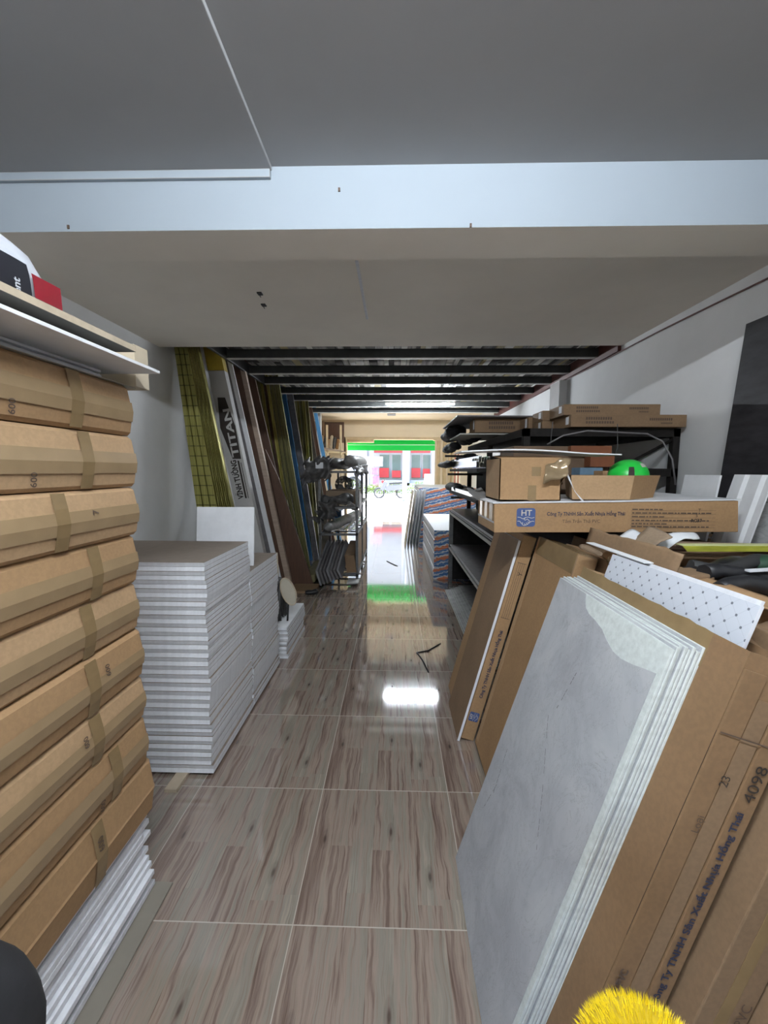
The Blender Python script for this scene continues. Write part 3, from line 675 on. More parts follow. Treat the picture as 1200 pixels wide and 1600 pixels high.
# lower bay: grey boards protruding and a brown box
for i in range(7):
    a = .035*i
    MB().obox((-.95+.042*i, 5.16+.02*i, .06+.012*i), (.022, .012, .0), (-.0, .95, .24), (-.05, -.03, .20-.015*i), chan_m if i % 3 else mottled('pale_grey_board%d' % i, (.24, .24, .25), .1)).build(
        'grey_board', None, 'dusty grey board jutting out of the lowest bay of the rack, %s from the left' % 'first second third fourth fifth sixth seventh'.split()[i], 'board', 'grey boards under the rack')
MB().obox((-.635, 5.44, .16), (.13, .02, 0), (-.02, .9, .05), (-.03, 0, .24), cardC).build('cardboard_box', None, 'dark brown box in the lowest bay at the aisle post of the rack', 'box', bevel=.004)
MB().obox((-.62, 5.30, .045), (.15, .02, .0), (0, .2, 0), (0, 0, .02), mottled('pale_foot', (.5, .5, .48), .1)).build('white_block', None, 'flat white block on the floor at the front foot of the rack', 'block', bevel=.002)
MB().obox((-1.22, 5.36, .02), (.18, -.06, .05), (.0, .9, .02), (0, 0, .10), mottled('dull_yellow_board', (.20, .18, .09), .2)).build('yellow_board', None, 'dull yellow board lying low at the wall side foot of the rack', 'board')
roll('dark scrap of rag on the floor before the planks', (-1.10, 4.95, .03), (-.95, 5.02, .035), .04, black_m, 11, .5, 'rag', 'rag')

# ------------------------------------------------------------------ front left clutter by the doorway
t = thing('storage_loft', (-2.0, 11.0, 0), 'shelf loft piled with brown junk at the left of the doorway', 'shelf')
MB().box(XL+.01, -1.40, 10.9, 11.9, 2.03, 2.06, goldtrim_m).build('shelf_board', t)
for x in (-1.80, -1.44): MB().box(x, x+.05, 10.9, 10.95, 0, 2.72, goldtrim_m).build('post', t)
MB().box(-1.95, -1.40, 11.5, 11.54, 2.30, 2.86, brown_m).build('back_panel', t)
MB().box(-2.2, -1.93, 11.2, 11.5, 2.45, 2.85, cardC).build('cardboard_box', None, 'dark brown box at the top of the junk shelf left of the doorway', 'box', bevel=.005)
for i in range(6):
    x = -1.98+.085*i
    lumpy(MB(), (x, 11.15, 2.1), (x+.04, 11.2, 2.48-.05*(i % 3)), .05, [mottled('cream_wrap%d' % i, (.55, .45, .32), .2), dust_m, cardA][i % 3], 20+i, .3).build(
        'wrapped_bundle', None, 'wrapped bundle standing on the junk shelf by the doorway, '+'first second third fourth fifth sixth'.split()[i]+' from the left', 'bundle', 'bundles on the junk shelf')
tilt_bar('timber_strip', 'pale timber strip lying across the front of the junk shelf', -2.1, 10.85, 2.14, 10.9, 2.0, .05, .03, wood_m, -1.3, 'strip')
# rolled shutter + awning + folding gate
MB().tube([(-1.40, 12.12, 2.40), (-.60, 12.12, 2.40)], .06, goldtrim_m, 14).build('rolled_cloth', None, 'brownish rolled cloth hung under the left end of the lintel', 'cloth')
t = thing('green_awning', (0, 13.2, 2.1), 'bright green awning valance hanging outside above the doorway', 'awning')
MB().box(-1.9, 1.62, 13.2, 13.22, 2.36, 2.50, awning_m).build('upper_band', t, bevel=.004)
mb = MB(); N = 30
mb.add([(-1.9+3.5*i/N, 13.19+.012*math.sin(i*1.7), z) for z in (2.17, 2.34) for i in range(N+1)]+[(-1.9+3.5*i/N, 13.20+.012*math.sin(i*1.7), z) for z in (2.17, 2.34) for i in range(N+1)],
       [(i, i+1, N+2+i, N+1+i) for i in range(N)]+[(2*N+2+i+1, 2*N+2+i, 3*N+3+i, 3*N+4+i) for i in range(N)], awning_m, True); mb.build('lower_valance', t)
MB().hexa([(-1.9, 12.2, 2.60), (1.62, 12.2, 2.60), (1.62, 13.22, 2.49), (-1.9, 13.22, 2.49), (-1.9, 12.2, 2.61), (1.62, 12.2, 2.61), (1.62, 13.22, 2.50), (-1.9, 13.22, 2.50)], awning_m).build('added_canopy', t)  # added slope, keeps the sky gap out of the floor reflection
MB().tube([(-1.95, 13.21, 2.35), (1.66, 13.21, 2.35)], .012, white_m, 8).build('awning_bar', t)
t = thing('folding_gate', (1.4, 12.05, 0), 'cream folding metal gate pushed open at the right of the doorway', 'gate')
for i in range(9):
    x = 1.16+i*.056; MB().obox((x, 12.03+.05*(i % 2), .03), (.056, .05 if i % 2 == 0 else -.05, 0), (0, .006, 0), (0, 0, 2.38), goldtrim_m if i % 3 else cream_m).build('gate_leaf', t)
MB().box(1.12, 1.68, 12.0, 12.14, 2.40, 2.43, goldtrim_m).build('gate_rail', t)
t = thing('red_bundle', (1.5, 9.4, 1.0), 'bundle of red striped pipes standing by the right wall near the doorway', 'pipes')
for i in range(4): MB().tube([(1.36+.035*i, 9.35, .0), (1.36+.035*i, 9.35, 1.95)], .014, mottled('red_pipe%d' % i, (.40, .10, .06), .1) if i % 2 == 0 else cream_m, 8).build('pipe', t)

# ------------------------------------------------------------------ right: gypsum board stacks
def gyp(lab, grp, x0, x1, y0, y1, z0, z1, n, seed):
    r = random.Random(seed); th = (z1-z0)/n; pr = None
    for i in range(n):
        if pr is None: pr = MB().box(x0, x1, y0, y1, z0, z0+th-.002, edge_m, {2: gyptape_m, 1: white_m}).build('gypsum_board', None, lab, 'board', grp)
        else: dup(pr, pr.location+Vector((r.uniform(-.008, .008), r.uniform(-.006, .0), i*th)), lab.replace('board within', 'board, topmost of').replace('white gypsum', 'gypsum').replace('gypsum board, topmost of the taller far pile', 'board, topmost of the taller far pile') if i == n-1 else None)
gyp('white gypsum board within the pile with blue and orange edge print beside the black shelf', 'gypsum boards beside the shelf', .565, 1.75, 5.76, 8.0, .0, .705, 26, 3)
gyp('gypsum board within the taller far pile with blue and orange edge print', 'gypsum boards in the far pile', .52, 1.72, 8.72, 10.9, .0, 1.18, 44, 4)
for i in range(5):
    x = .215+i*.062
    MB().obox((x, 7.92+.02*i, 0), (.012, 0, 0), (0, .78, 0), (.15, 0, 1.15), cream_m if i == 0 else white_m, {2: chan_m}).build(  # grey near edges: shade of the unlit fronts put into the colour
        'leaning_board', None, 'cream gypsum board leaning before the far pile, '+['nearest the aisle', 'second from the aisle', 'third from the aisle', 'fourth from the aisle', 'farthest from the aisle'][i], 'board', 'boards leaning on the far pile', bevel=.001)

# ------------------------------------------------------------------ right: black shelf unit
t = thing('steel_shelf', (1.1, 4.1, 0), 'long dark steel shelf unit along the right of the aisle', 'shelf')
SX0, SX1, SY0, SY1 = .757, 2.17, 2.66, 5.66
for x in (SX0, SX1-.05):
    for y in (SY0, 4.1, SY1-.06):
        if x == SX0 and y == 4.1: continue
        MB().box(x, x+.05, y, y+.06, 0, 1.0, blackrack_m if x > SX0 else rack_m).build('post', t, bevel=.003)
MB().box(SX1-.012, SX1, SY0, SY1, .05, 1.0, blackrack_m).build('back_panel', t)
MB().box(SX0, SX1, SY1-.005, SY1, .03, 1.0, blackrack_m).build('end_panel', t)
for z in (.50, .985):
    MB().box(SX0-.004, SX1, SY0, SY1, z-.03, z, rack_m, {5: layered_m}).build('shelf_deck', t)
ordi = 'first second third fourth fifth sixth seventh'.split()
for lev, z in enumerate((.0, .502, .987)):
    for i in range(5 if lev else 7):
        rr = random.Random(lev*10+i); th = .0085
        x0 = (.765 if lev else .655)+rr.uniform(-.006, .012)+.030*i*(lev == 0); y0 = (2.7 if lev else 3.05)+rr.uniform(0, .06)
        y1 = (5.6 if lev else 5.3)-rr.uniform(0, .08)
        lab = ['pale green panel lying under the steel shelf', 'thin panel on the lower deck of the steel shelf', 'thin panel on the top deck of the steel shelf'][lev]
        MB().box(x0, 1.42, y0, y1, z+i*th, z+i*th+.007, [mottled('green_edge%d' % i, (.55, .62, .54), .15, 20), grey_m, chan_m][lev], {1: chan_m, 5: edge_m} if lev else {1: grey_m}).build(
            'flat_sheet', None, lab+', '+ordi[i]+' from the bottom', 'panel', ['panels under the steel shelf', 'panels on the lower shelf deck', 'panels on the top shelf deck'][lev])

# ------------------------------------------------------------------ right: black rack behind, with profiles and cartons
t = thing('black_rack', (1.6, 3.9, 0), 'tall black steel rack against the right wall carrying long cartons', 'rack')
for x in (.98, 2.10):
    for y in (3.2, 4.4, 5.55):
        MB().box(x, x+.05, y, y+.05, 1.032, 1.86, blackrack_m).build('post', t, bevel=.002)
for z in (1.22, 1.50, 1.80):
    mb = MB().box(.98, 2.15, 3.2, 3.24, z, z+.06, blackrack_m).box(.98, 2.15, 5.56, 5.60, z, z+.06, blackrack_m).box(.98, 1.02, 3.2, 5.60, z, z+.06, blackrack_m).box(2.11, 2.15, 3.2, 5.60, z, z+.06, blackrack_m)
    if z != 1.50: mb.box(1.0, 2.13, 3.24, 5.56, z+.03, z+.05, blackrack_m)
    mb.build('shelf_frame', t)
mb = MB().tube([(2.11, 3.22, 1.78), (1.45, 3.24, 1.40)], .012, blackrack_m, 6); mb.build('brace', t)
# long cartons on the rack
def rackcarton(x0, x1, y0, y1, z0, z1, lab, m=cardC, txt=True):
    t = thing('long_carton', ((x0+x1)/2, (y0+y1)/2, z0), lab, 'carton', 'cartons on the black rack')
    MB().box(x0, x1, y0, y1, z0, z1, m).build('carton_body', t, bevel=.003)
    h = z1-z0; L = x1-x0
    if txt:
        q = MB()
        for (a, b_, c_, d_) in ((.13, .36, .58, .80), (.13, .38, .26, .46), (.68, .88, .52, .72), (.78, .88, .24, .36)):
            n_ = 11
            for k in range(n_):
                u0 = a+(b_-a)*k/n_; u1 = u0+(b_-a)/n_*.72
                q.poly([(x0+L*u0, y0-.0015, z0+h*c_), (x0+L*u1, y0-.0015, z0+h*c_), (x0+L*u1, y0-.0015, z0+h*d_), (x0+L*u0, y0-.0015, z0+h*d_)], inkfade_m)
        q.build('print', t, label='faded block lettering')
    q = MB().box(x0-.0015, x0, y0+.04, y0+.09, z0+h*.25, z1-.01, white_m); q.build('tape_label', t)
rackcarton(1.26, 1.97, 3.17, 3.45, 1.955, 2.035, 'upper long carton at the near end of the black rack top')
rackcarton(1.30, 2.14, 3.13, 3.45, 1.865, 1.953, 'lower long carton at the near end of the black rack top')
rackcarton(1.22, 1.97, 3.50, 3.75, 1.955, 2.035, 'carton right behind the upper long carton on the black rack', txt=False)
rackcarton(1.22, 2.05, 3.50, 3.75, 1.865, 1.953, 'carton right behind the lower long carton on the black rack', txt=False)
rackcarton(1.20, 1.97, 3.80, 4.05, 1.90, 2.02, 'third row carton on the black rack top', txt=False)
rackcarton(.80, 1.86, 4.20, 4.5, 1.92, 2.055, 'long dark carton toward the aisle on the far half of the black rack')
MB().obox((.60, 4.05, 2.058), (1.3, .05, .0), (.0, 1.2, .0), (0, 0, .012), chan_m).build('grey_sheet', None, 'thin grey sheet on the far carton of the black rack, jutting into the aisle', 'sheet')
MB().obox((.66, 4.22, 1.90), (.95, .0, .0), (.0, .8, .0), (0, 0, .014), mottled('pale_underlay', (.40, .40, .36), .1)).build('pale_board', None, 'pale thin board under the far carton of the black rack', 'board')
# black wrapped bundles (near ends toward the aisle) and aluminium profiles
bl_ = [((.70, 4.7, 1.99), .105), ((.90, 4.6, 1.93), .08), ((.70, 4.75, 1.83), .07), ((.80, 4.75, 1.64), .075), ((.66, 4.95, 1.62), .06), ((.90, 4.75, 1.70), .07), ((.76, 4.8, 1.32), .075), ((.90, 4.6, 1.28), .08)]
pos_ = ['top, at the aisle', 'top, toward the wall', 'just below the top one', 'middle level', 'middle level, at the aisle', 'middle level, toward the wall', 'lowest level, at the aisle', 'lowest level, toward the wall']
for i, (p, rad) in enumerate(bl_):
    lumpy(MB(), p, (p[0]+.05, p[1]+1.3, p[2]), rad, blackwrap_m, 40+i, .5, fr=7, seg=22, flat=.65).build('black_bundle', None, 'black plastic wrapped bundle sticking out of the black rack, '+pos_[i], 'bundle', 'black bundles on the rack')
for i in range(3):
    MB().obox((.62+.0*i, 4.5+.3*i, 1.235+.25*(i == 1)+.47*(i == 2)), (.4, 0, 0), (0, .05, 0), (0, 0, .025), blackrack_m).build('support_bar', None, 'black bar sticking out of the rack toward the aisle, '+['lowest', 'middle', 'highest'][i], 'bar')
r = random.Random(77); k = 0
for lvl, n_ in ((1.29, 7), (1.56, 12)):
    for i in range(n_):
        x = .71+.034*(i % 7)+r.uniform(-.005, .005); z = lvl+(.05 if i >= 7 else 0)+r.uniform(0, .012); y = 3.6+r.uniform(0, .25)
        w = .024; h = r.uniform(.03, .045) if lvl < 1.5 else r.uniform(.04, .06)
        mb = MB().box(x, x+w, y, y+1.5, z, z+.002, silver_m).box(x, x+.002, y, y+1.5, z, z+h, silver_m).box(x+w-.002, x+w, y, y+1.5, z, z+h, silver_m)
        mb.build('aluminium_profile', None, ('shiny aluminium channel end on the lowest level of the black rack' if lvl < 1.5 else 'shiny aluminium channel end on the middle level of the black rack'), 'metal profile', 'aluminium profiles lower level' if lvl < 1.5 else 'aluminium profiles middle level')
        k += 1
MB().box(.69, .97, 3.5, 5.2, 1.262, 1.288, blackrack_m).build('black_plank', None, 'black plank carrying the lower shiny aluminium channels', 'plank')
MB().box(.69, .97, 3.5, 5.2, 1.53, 1.558, blackrack_m).build('black_plank', None, 'black plank carrying the middle shiny aluminium channels', 'plank')
for (x0_, x1_, y0_, y1_, z0_, z1_, lb_) in ((1.06, 1.80, 3.5, 5.4, 1.285, 1.70, 'big black wrapped load on the middle level of the black rack'), (1.06, 2.05, 3.9, 5.4, 1.034, 1.21, 'low black wrapped load at the bottom of the black rack')):
    MB().box(x0_, x1_, y0_, y1_, z0_, z1_, blackwrap_m).build('black_load', None, lb_, 'load', bevel=.03)
# things inside the rack behind the green helmet
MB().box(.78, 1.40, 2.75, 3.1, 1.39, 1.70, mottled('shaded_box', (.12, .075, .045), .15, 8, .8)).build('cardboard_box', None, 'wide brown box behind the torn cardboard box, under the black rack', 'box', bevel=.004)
MB().box(1.13, 1.39, 2.70, 2.748, 1.64, 1.70, orange_m).build('orange_box', None, 'flat orange printed box lying behind the green helmet, upper one', 'box', bevel=.003)
MB().box(1.24, 1.39, 2.66, 2.748, 1.565, 1.635, orange_m).build('orange_box', None, 'small orange printed box behind the green helmet, lower one', 'box', bevel=.003)
MB().box(1.16, 1.30, 2.62, 2.748, 1.49, 1.56, tealbox_m).build('blue_box', None, 'small blue grey printed box behind the open tray', 'box', bevel=.003)
MB().box(1.24, 1.335, 2.50, 2.61, 1.41, 1.54, cardA).build('small_carton', None, 'small plain brown box just left behind the green helmet', 'box', bevel=.003)
pts = [(1.05, 2.9, 1.72), (1.15, 2.88, 1.78), (1.3, 2.86, 1.81), (1.5, 2.86, 1.80), (1.7, 2.86, 1.79), (1.8, 2.85, 1.74), (1.84, 2.8, 1.62), (1.86, 2.78, 1.45)]
MB().tube(pts, .006, chan_m, 6).build('loose_cable', None, 'loose grey cable arching under the black rack top', 'cable')
MB().tube([(1.52, 2.9, 1.86), (1.53, 2.9, 1.7), (1.50, 2.92, 1.6)], .003, dust_m, 5).build('hanging_wire', None, 'thin wire hanging from the black rack, right one', 'wire')
MB().tube([(1.10, 2.95, 1.88), (1.09, 2.95, 1.7)], .003, dust_m, 5).build('hanging_wire', None, 'thin wire hanging from the black rack, left one', 'wire')

# ------------------------------------------------------------------ right foreground: leaning panels and cartons
class Lean:          # frame of a box leaning to the right: v along the aisle, u up the slope, n into the thickness
    def __init__(s, xf, y0, y1, L, T, deg, yaw=0.0):
        a = math.radians(deg); s.u = Vector((math.sin(a), 0, math.cos(a))); s.n = Vector((math.cos(a), 0, -math.sin(a)))
        s.o = Vector((xf, y0, T*math.sin(a))); s.W = y1-y0; s.L = L; s.T = T; s.v = Vector((yaw, 1, 0)).normalized()
    def p(s, v, u, n=0.0): return s.o+s.v*v+s.u*u+s.n*n
    def body(s, m, mm=None, mb=None, v0=0, v1=None, u0=0, u1=None, n0=0, n1=None):
        v1 = s.W if v1 is None else v1; u1 = s.L if u1 is None else u1; n1 = s.T if n1 is None else n1
        mb = mb or MB(); P = s.p
        return mb.hexa([P(v0, u0, n0), P(v0, u0, n1), P(v1, u0, n1), P(v1, u0, n0), P(v0, u1, n0), P(v0, u1, n1), P(v1, u1, n1), P(v1, u1, n0)], m, mm)
ANG = 17.5
# the marble film panels (front stack)
n = 8; T1 = .0070
for i in range(n):
    r = random.Random(i+60)
    L = Lean(.255+i*(T1+.0012)/math.cos(math.radians(ANG)), .89+r.uniform(-.006, .006)*(i > 0), 1.505+r.uniform(-.012, .01)*(i > 0), 1.2+(r.uniform(-.006, .008) if i else 0), T1, ANG)
    if i == 0:
        t = thing('marble_panel', L.o, 'grey marble film panel with a torn top corner, front of the leaning stack', 'panel', 'marble panels leaning on the right')
        L.body(marble_white).build('foam_board', t, bevel=.0015)
        # film outline in (v from near edge, u)
        W_ = L.W
        out = [(.016, 0), (W_, 0), (W_, 1.2), (.41, 1.2), (.40, 1.182), (.385, 1.163), (.355, 1.152), (.31, 1.147), (.265, 1.138), (.225, 1.120), (.185, 1.107), (.145, 1.105), (.10, 1.112), (.06, 1.122), (.016, 1.132)]
        P = [L.p(a, b, -.0006) for a, b in out]
        MB().poly(P[::-1], marble_m, L.n*-.0008).build('marble_film', t, label='torn grey marble film')
        q = MB()
        for (a, b), (c_, d_) in (((.30, .98), (.33, .84)), ((.36, .80), (.24, .62)), ((.24, .62), (.17, .50)), ((.53, .55), (.51, .38)), ((.51, .42), (.54, .30))):
            A = L.p(a, b, -.0022); B = L.p(c_, d_, -.0022); w_ = L.v*.003
            for k in range(9):
                if (k*5) % 4 == 3: continue
                q.poly([A.lerp(B, k/9), A.lerp(B, (k+.8)/9), A.lerp(B, (k+.8)/9)+w_, A.lerp(B, k/9)+w_], chan_m)
        q.build('scratches', t, label='thin dark scratches')
    else:
        L.body(marble_white, {5: marble_m}).build('marble_panel', None, 'white edged marble film panel in the leaning stack, '+'x second third fourth fifth sixth seventh'.split()[i]+' from the torn front one' if i < n-1 else 'last marble film panel of the leaning stack, against the brown cartons', 'panel', 'marble panels leaning on the right', bevel=.002)
xs = .255+n*(T1+.0012)/math.cos(math.radians(ANG))+.004
def table_lines(mb, L, v0, v1, u0, u1, face_n, m, seed, rows=5):
    pass
# opened carton directly behind the marble panels; it reaches nearer to the camera
L = Lean(xs, .79, 1.50, 1.205, .13, ANG+.3); LA = L
t = thing('opened_carton', L.o, 'opened brown carton with handwritten 4098 leaning behind the marble panels', 'carton')
mb = L.body(cardE, n1=.004); L.body(cardE, mb=mb, n0=.126); L.body(cardE, mb=mb, v1=.004, n0=.004, n1=.126); L.body(cardB, mb=mb, v0=L.W-.004, n0=.004, n1=.126); L.body(cardB, mb=mb, u1=.004, n0=.004, n1=.126, v0=.004, v1=L.W-.004)
mb.build('carton_body', t)
q = MB()      # end flaps folded over the near end
L.body(cardE, mb=q, v0=-.007, v1=-.001, n0=.0, n1=.045, u0=.02, u1=1.17); L.body(cardC, mb=q, v0=-.005, v1=-.001, n0=.048, n1=.085, u0=.02, u1=1.12); L.body(cardE, mb=q, v0=-.008, v1=-.001, n0=.088, n1=.13, u0=.0, u1=1.15)  # dark card holds the shadow that falls across the near end
q.build('end_flaps', t, bevel=.001)
# olive tape strip along its torn top edge
q = MB(); q.add([L.p(v, 1.207+.006*noise.noise(Vector((v*20, 0, 0))), -.002) for v in [.09+(L.W-.09)*k/24 for k in range(25)]]+[L.p(.09+(L.W-.09)*k/24, 1.125+.004*math.sin(k), -.002) for k in range(25)], [(k, k+25, k+26, k+1) for k in range(24)], tape_m)
q.build('tape_strip', t, label='olive packing tape over the torn top edge')
def endtext(name, body, size, u, n_, flip=False, ink=ink_m, sx=1.0, L=L, t=t, vv=-.0095, bold=.001, label=None):
    text(name, body, size, L.p(vv, u, n_), L.u, -L.n, ink, t, bold=bold, sx=sx, label=label)
endtext('handwriting', '4098', .034, .915, .118, sx=1.2, bold=0)
endtext('handwriting', '23', .026, .93, .056, bold=0)
endtext('company_print', 'Công Ty TNHH Sản Xuất Nhựa Hồng Thái', .021, .42, .110, ink=inkblue_m, sx=1.25, bold=.0006)
endtext('handwriting', 'Loại', .022, .82, .040, ink=inkfade_m, bold=0); endtext('faint_print', 'Tấm Trần Thả PVC', .022, .30, .026, ink=inkfade_m)
MB().poly([L.p(-.0095, 1.06, .105), L.p(-.0095, 1.06, .13), L.p(-.0095, 1.115, .13), L.p(-.0095, 1.11, .108)], blue_m).build('blue_mark', t)
MB().poly([L.p(-.0095, 1.035, .0), L.p(-.0095, 1.035, .12), L.p(-.0095, 1.038, .12), L.p(-.0095, 1.038, .0)], inkfade_m).poly([L.p(-.0006, 1.035, -.0006), L.p(-.0006, .55, -.0006), L.p(-.0, .55, .002), L.p(-.0, 1.035, .002)], inkfade_m).build('printed_line', t)
# dotted panel standing in that carton
D = Lean(xs+.048, .875, 1.425, 1.315, .008, ANG+.6, yaw=-.05)
D.body(edge_m, {5: dots_m}, u0=.02).build('dotted_panel', None, 'white panel with a grey diamond and dot pattern sticking out of the opened carton', 'panel', bevel=.001)
D2 = Lean(xs+.070, .90, 1.44, 1.318, .008, ANG+.6, yaw=-.05)
D2.body(edge_m, u0=.02).build('plain_panel', None, 'plain white edged panel right behind the dotted one', 'panel', bevel=.001)
# cartons behind
specs = [(xs+.150, .74, 1.56, 1.20, .10, 'brown leaning carton right behind the opened one with the dotted panel', cardC), (xs+.265, .62, 1.50, 1.15, .12, 'brown leaning carton, farther right behind two others, near the camera', cardC), (xs+.40, .40, 1.3, .95, .14, 'dark brown leaning carton at the lower right corner', cardC)]  # dark card again, cast shadow put into the colour
for i, (x, a, b, l, th, lab, m) in enumerate(specs):
    Q = Lean(x, a, b, l, th, ANG+1); tt = thing('leaning_carton', Q.o, lab, 'carton', 'brown cartons leaning at lower right')
    Q.body(m).build('carton_body', tt, bevel=.003)
    q = MB(); Q.body(tape_m, mb=q, v0=-.0015, v1=-.0005, n0=th*.35, n1=th*.6, u0=.02, u1=l-.02); q.build('packing_tape', tt)
    if i == 0: text('faint_print', 'Tấm Trần Thả PVC', .03, Q.p(-.002, .25, th*.9), Q.u, -Q.n, inkfade_m, tt)
# torn flaps above these
def flap(lab, o, a, b, m, seed, amp=.02, name='cardboard_flap', cat='cardboard', t=.003, fr=5):
    sheet(MB(), o, a, b, m, t, 14, 6, amp, seed, fr).build(name, None, lab, cat)
flap('long brown cardboard flap standing up behind the dotted panel', (.83, 1.22, 1.235), (-.03, .50, .0), (.02, .0, .065), cardC, 1, .008)
flap('crumpled brown cardboard at the right edge beside the dotted panel', (.79, .84, 1.08), (.20, -.02, .06), (.05, .20, .06), cardC, 3, .035)
flap('long brown flap along the pile behind the dotted panel, at right', (.93, .92, 1.195), (-.02, .62, .0), (.09, .0, .006), cardA, 4, .008)
flap('torn brown edged cardboard strip near the black hose pile', (.98, .93, 1.11), (-.03, .40, .03), (.03, .0, .05), cardA, 9, .010)
flap('white crumpled paper lying below the front long box, left piece', (.82, 1.60, 1.245), (.20, .05, .015), (.02, .10, .012), white_m, 5, .025, 'crumpled_paper', 'paper', .002, 8)
flap('white crumpled paper lying below the front long box, right piece', (1.03, 1.60, 1.24), (.19, .06, .02), (.02, .09, .015), white_m, 6, .03, 'crumpled_paper', 'paper', .002, 9)
flap('grey brown crumpled cardboard between the two white papers', (.95, 1.54, 1.225), (.12, .05, .05), (-.02, .12, .02), cardD, 7, .03)
for i, (o_, w_, h_, d_) in enumerate((((.93, 1.30, 1.16), .10, .05, .10), ((.985, 1.22, 1.12), .09, .05, .08))):
    MB().obox(o_, (w_, .02, 0), (-.01, d_, 0), (0, 0, h_), cardB if i else cardC).build('small_carton', None, 'small torn brown carton in the heap below the yellow profile, '+('right one' if i else 'left one'), 'box', bevel=.006)
MB().obox((.765, 1.26, 1.256), (.03, .0, 0), (-.01, .36, 0), (0, 0, .003), white_m).build('paper_sheet', None, 'thin white sheet poking out behind the far end of the dotted panel', 'sheet')
# big cartons forming the pile to the right wall
def bigbox(x0, x1, y0, y1, z0, z1, lab, m=cardC):
    t = thing('large_carton', ((x0+x1)/2, (y0+y1)/2, z0), lab, 'carton', 'large cartons under the right pile')
    MB().box(x0, x1, y0, y1, z0, z1, m).build('carton_body', t, bevel=.005)
    MB().box((x0+x1)/2-.025, (x0+x1)/2+.025, y0-.001, y1, z1, z1+.0015, tape_m).build('packing_tape', t)
bigbox(1.10, 2.15, 1.05, 1.95, 0, .60, 'large brown carton at the bottom of the pile by the right wall')
bigbox(1.12, 2.15, 1.07, 1.95, .602, 1.13, 'large brown carton in the pile by the right wall, under the hoses')
bigbox(1.52, 2.15, 1.97, 2.62, 0, .58, 'large brown carton under the standing marble board, lower')
bigbox(1.52, 2.15, 1.97, 2.60, .582, 1.155, 'large brown carton under the standing marble board, upper')
mb = MB()
for i in range(5):
    y = 1.12+.07*i; z = 1.155+.022*(i % 2)
    MB().tube([(.985+.02*i+.055*k, y+.12+.03*math.sin(k*.7+i)+.012*k, z+.025+.012*math.sin(k+i)) for k in range(18)], .026, black_m if i != 3 else rubber_m, 8).build(
        'black_hose', None, 'black hose on the pile at the right edge, '+['nearest', 'second', 'third', 'fourth', 'farthest'][i], 'hose', 'black hoses on the right pile')
lumpy(MB(), (1.28, 1.50, 1.20), (1.9, 1.56, 1.21), .045, mottled('dark_green', (.015, .06, .03), .3), 31, .3).build('green_bag', None, 'dark green plastic bundle on the pile below the yellow profile', 'bag')
MB().obox((1.12, 1.30, 1.222), (.35, .08, .0), (0, .02, 0), (0, 0, .006), edge_m).build('white_strip', None, 'thin white strip lying over the black hoses at the right edge', 'strip')
t = thing('yellow_profile', (1.6, 1.6, 1.22), 'yellow metal profile lying across the pile at the right edge', 'metal profile')
yel2 = mottled('yellow_profile', (.42, .42, .05), .2, 12, .4, .3, stretch=(1, 6, 6))
MB().obox((1.135, 1.60, 1.229), (.95, .0, .008), (0, .003, 0), (-.020, 0, .022), yel2).build('front_flange', t)
MB().obox((1.115, 1.60, 1.251), (.95, .0, .008), (0, .04, 0), (0, 0, .003), mottled('yellow_pale', (.60, .62, .30), .1)).build('top_flange', t)
for i in range(3):
    MB().obox((1.06+.04*i, 1.66+.07*i, 1.20+.008*i), (.75, -.10, 0), (0, .09, 0), (0, 0, .008), [cardC, brown_m, cardD][i]).build('cardboard_strip', None, 'flat brown strip on the pile behind the yellow profile, '+['nearest', 'middle', 'farthest'][i], 'cardboard', 'flat strips behind the yellow profile')

# ------------------------------------------------------------------ leaning items farther along: brown backed panel, HT carton, plain cartons
L = Lean(.368, 2.222, 2.60, 1.20, .014, 14.8)
L.body(white_m, {5: cardC}).build('brown_backed_panel', None, 'white edged board with a brown back leaning nearest the aisle, left of the lettered carton', 'board', bevel=.0008)
L = Lean(.392, 2.225, 2.80, 1.215, .072, 14.8)
t = thing('lettered_leaning_carton', L.o, 'leaning brown carton with a blue badge near the floor and printed company name', 'carton')
L.body(cardA).build('carton_body', t, bevel=.003)
def rrect(P, v, c0, c1, d0, d1, rr_, m, q=None):
    q = q or MB(); pts = []
    for cx, cy, a0 in ((c1-rr_, d1-rr_, 0), (c0+rr_, d1-rr_, 90), (c0+rr_, d0+rr_, 180), (c1-rr_, d0+rr_, 270)):
        for k in range(5):
            a = math.radians(a0+22.5*k); pts.append(P(cx+rr_*math.cos(a), cy+rr_*math.sin(a)))
    return q.poly(pts, m)
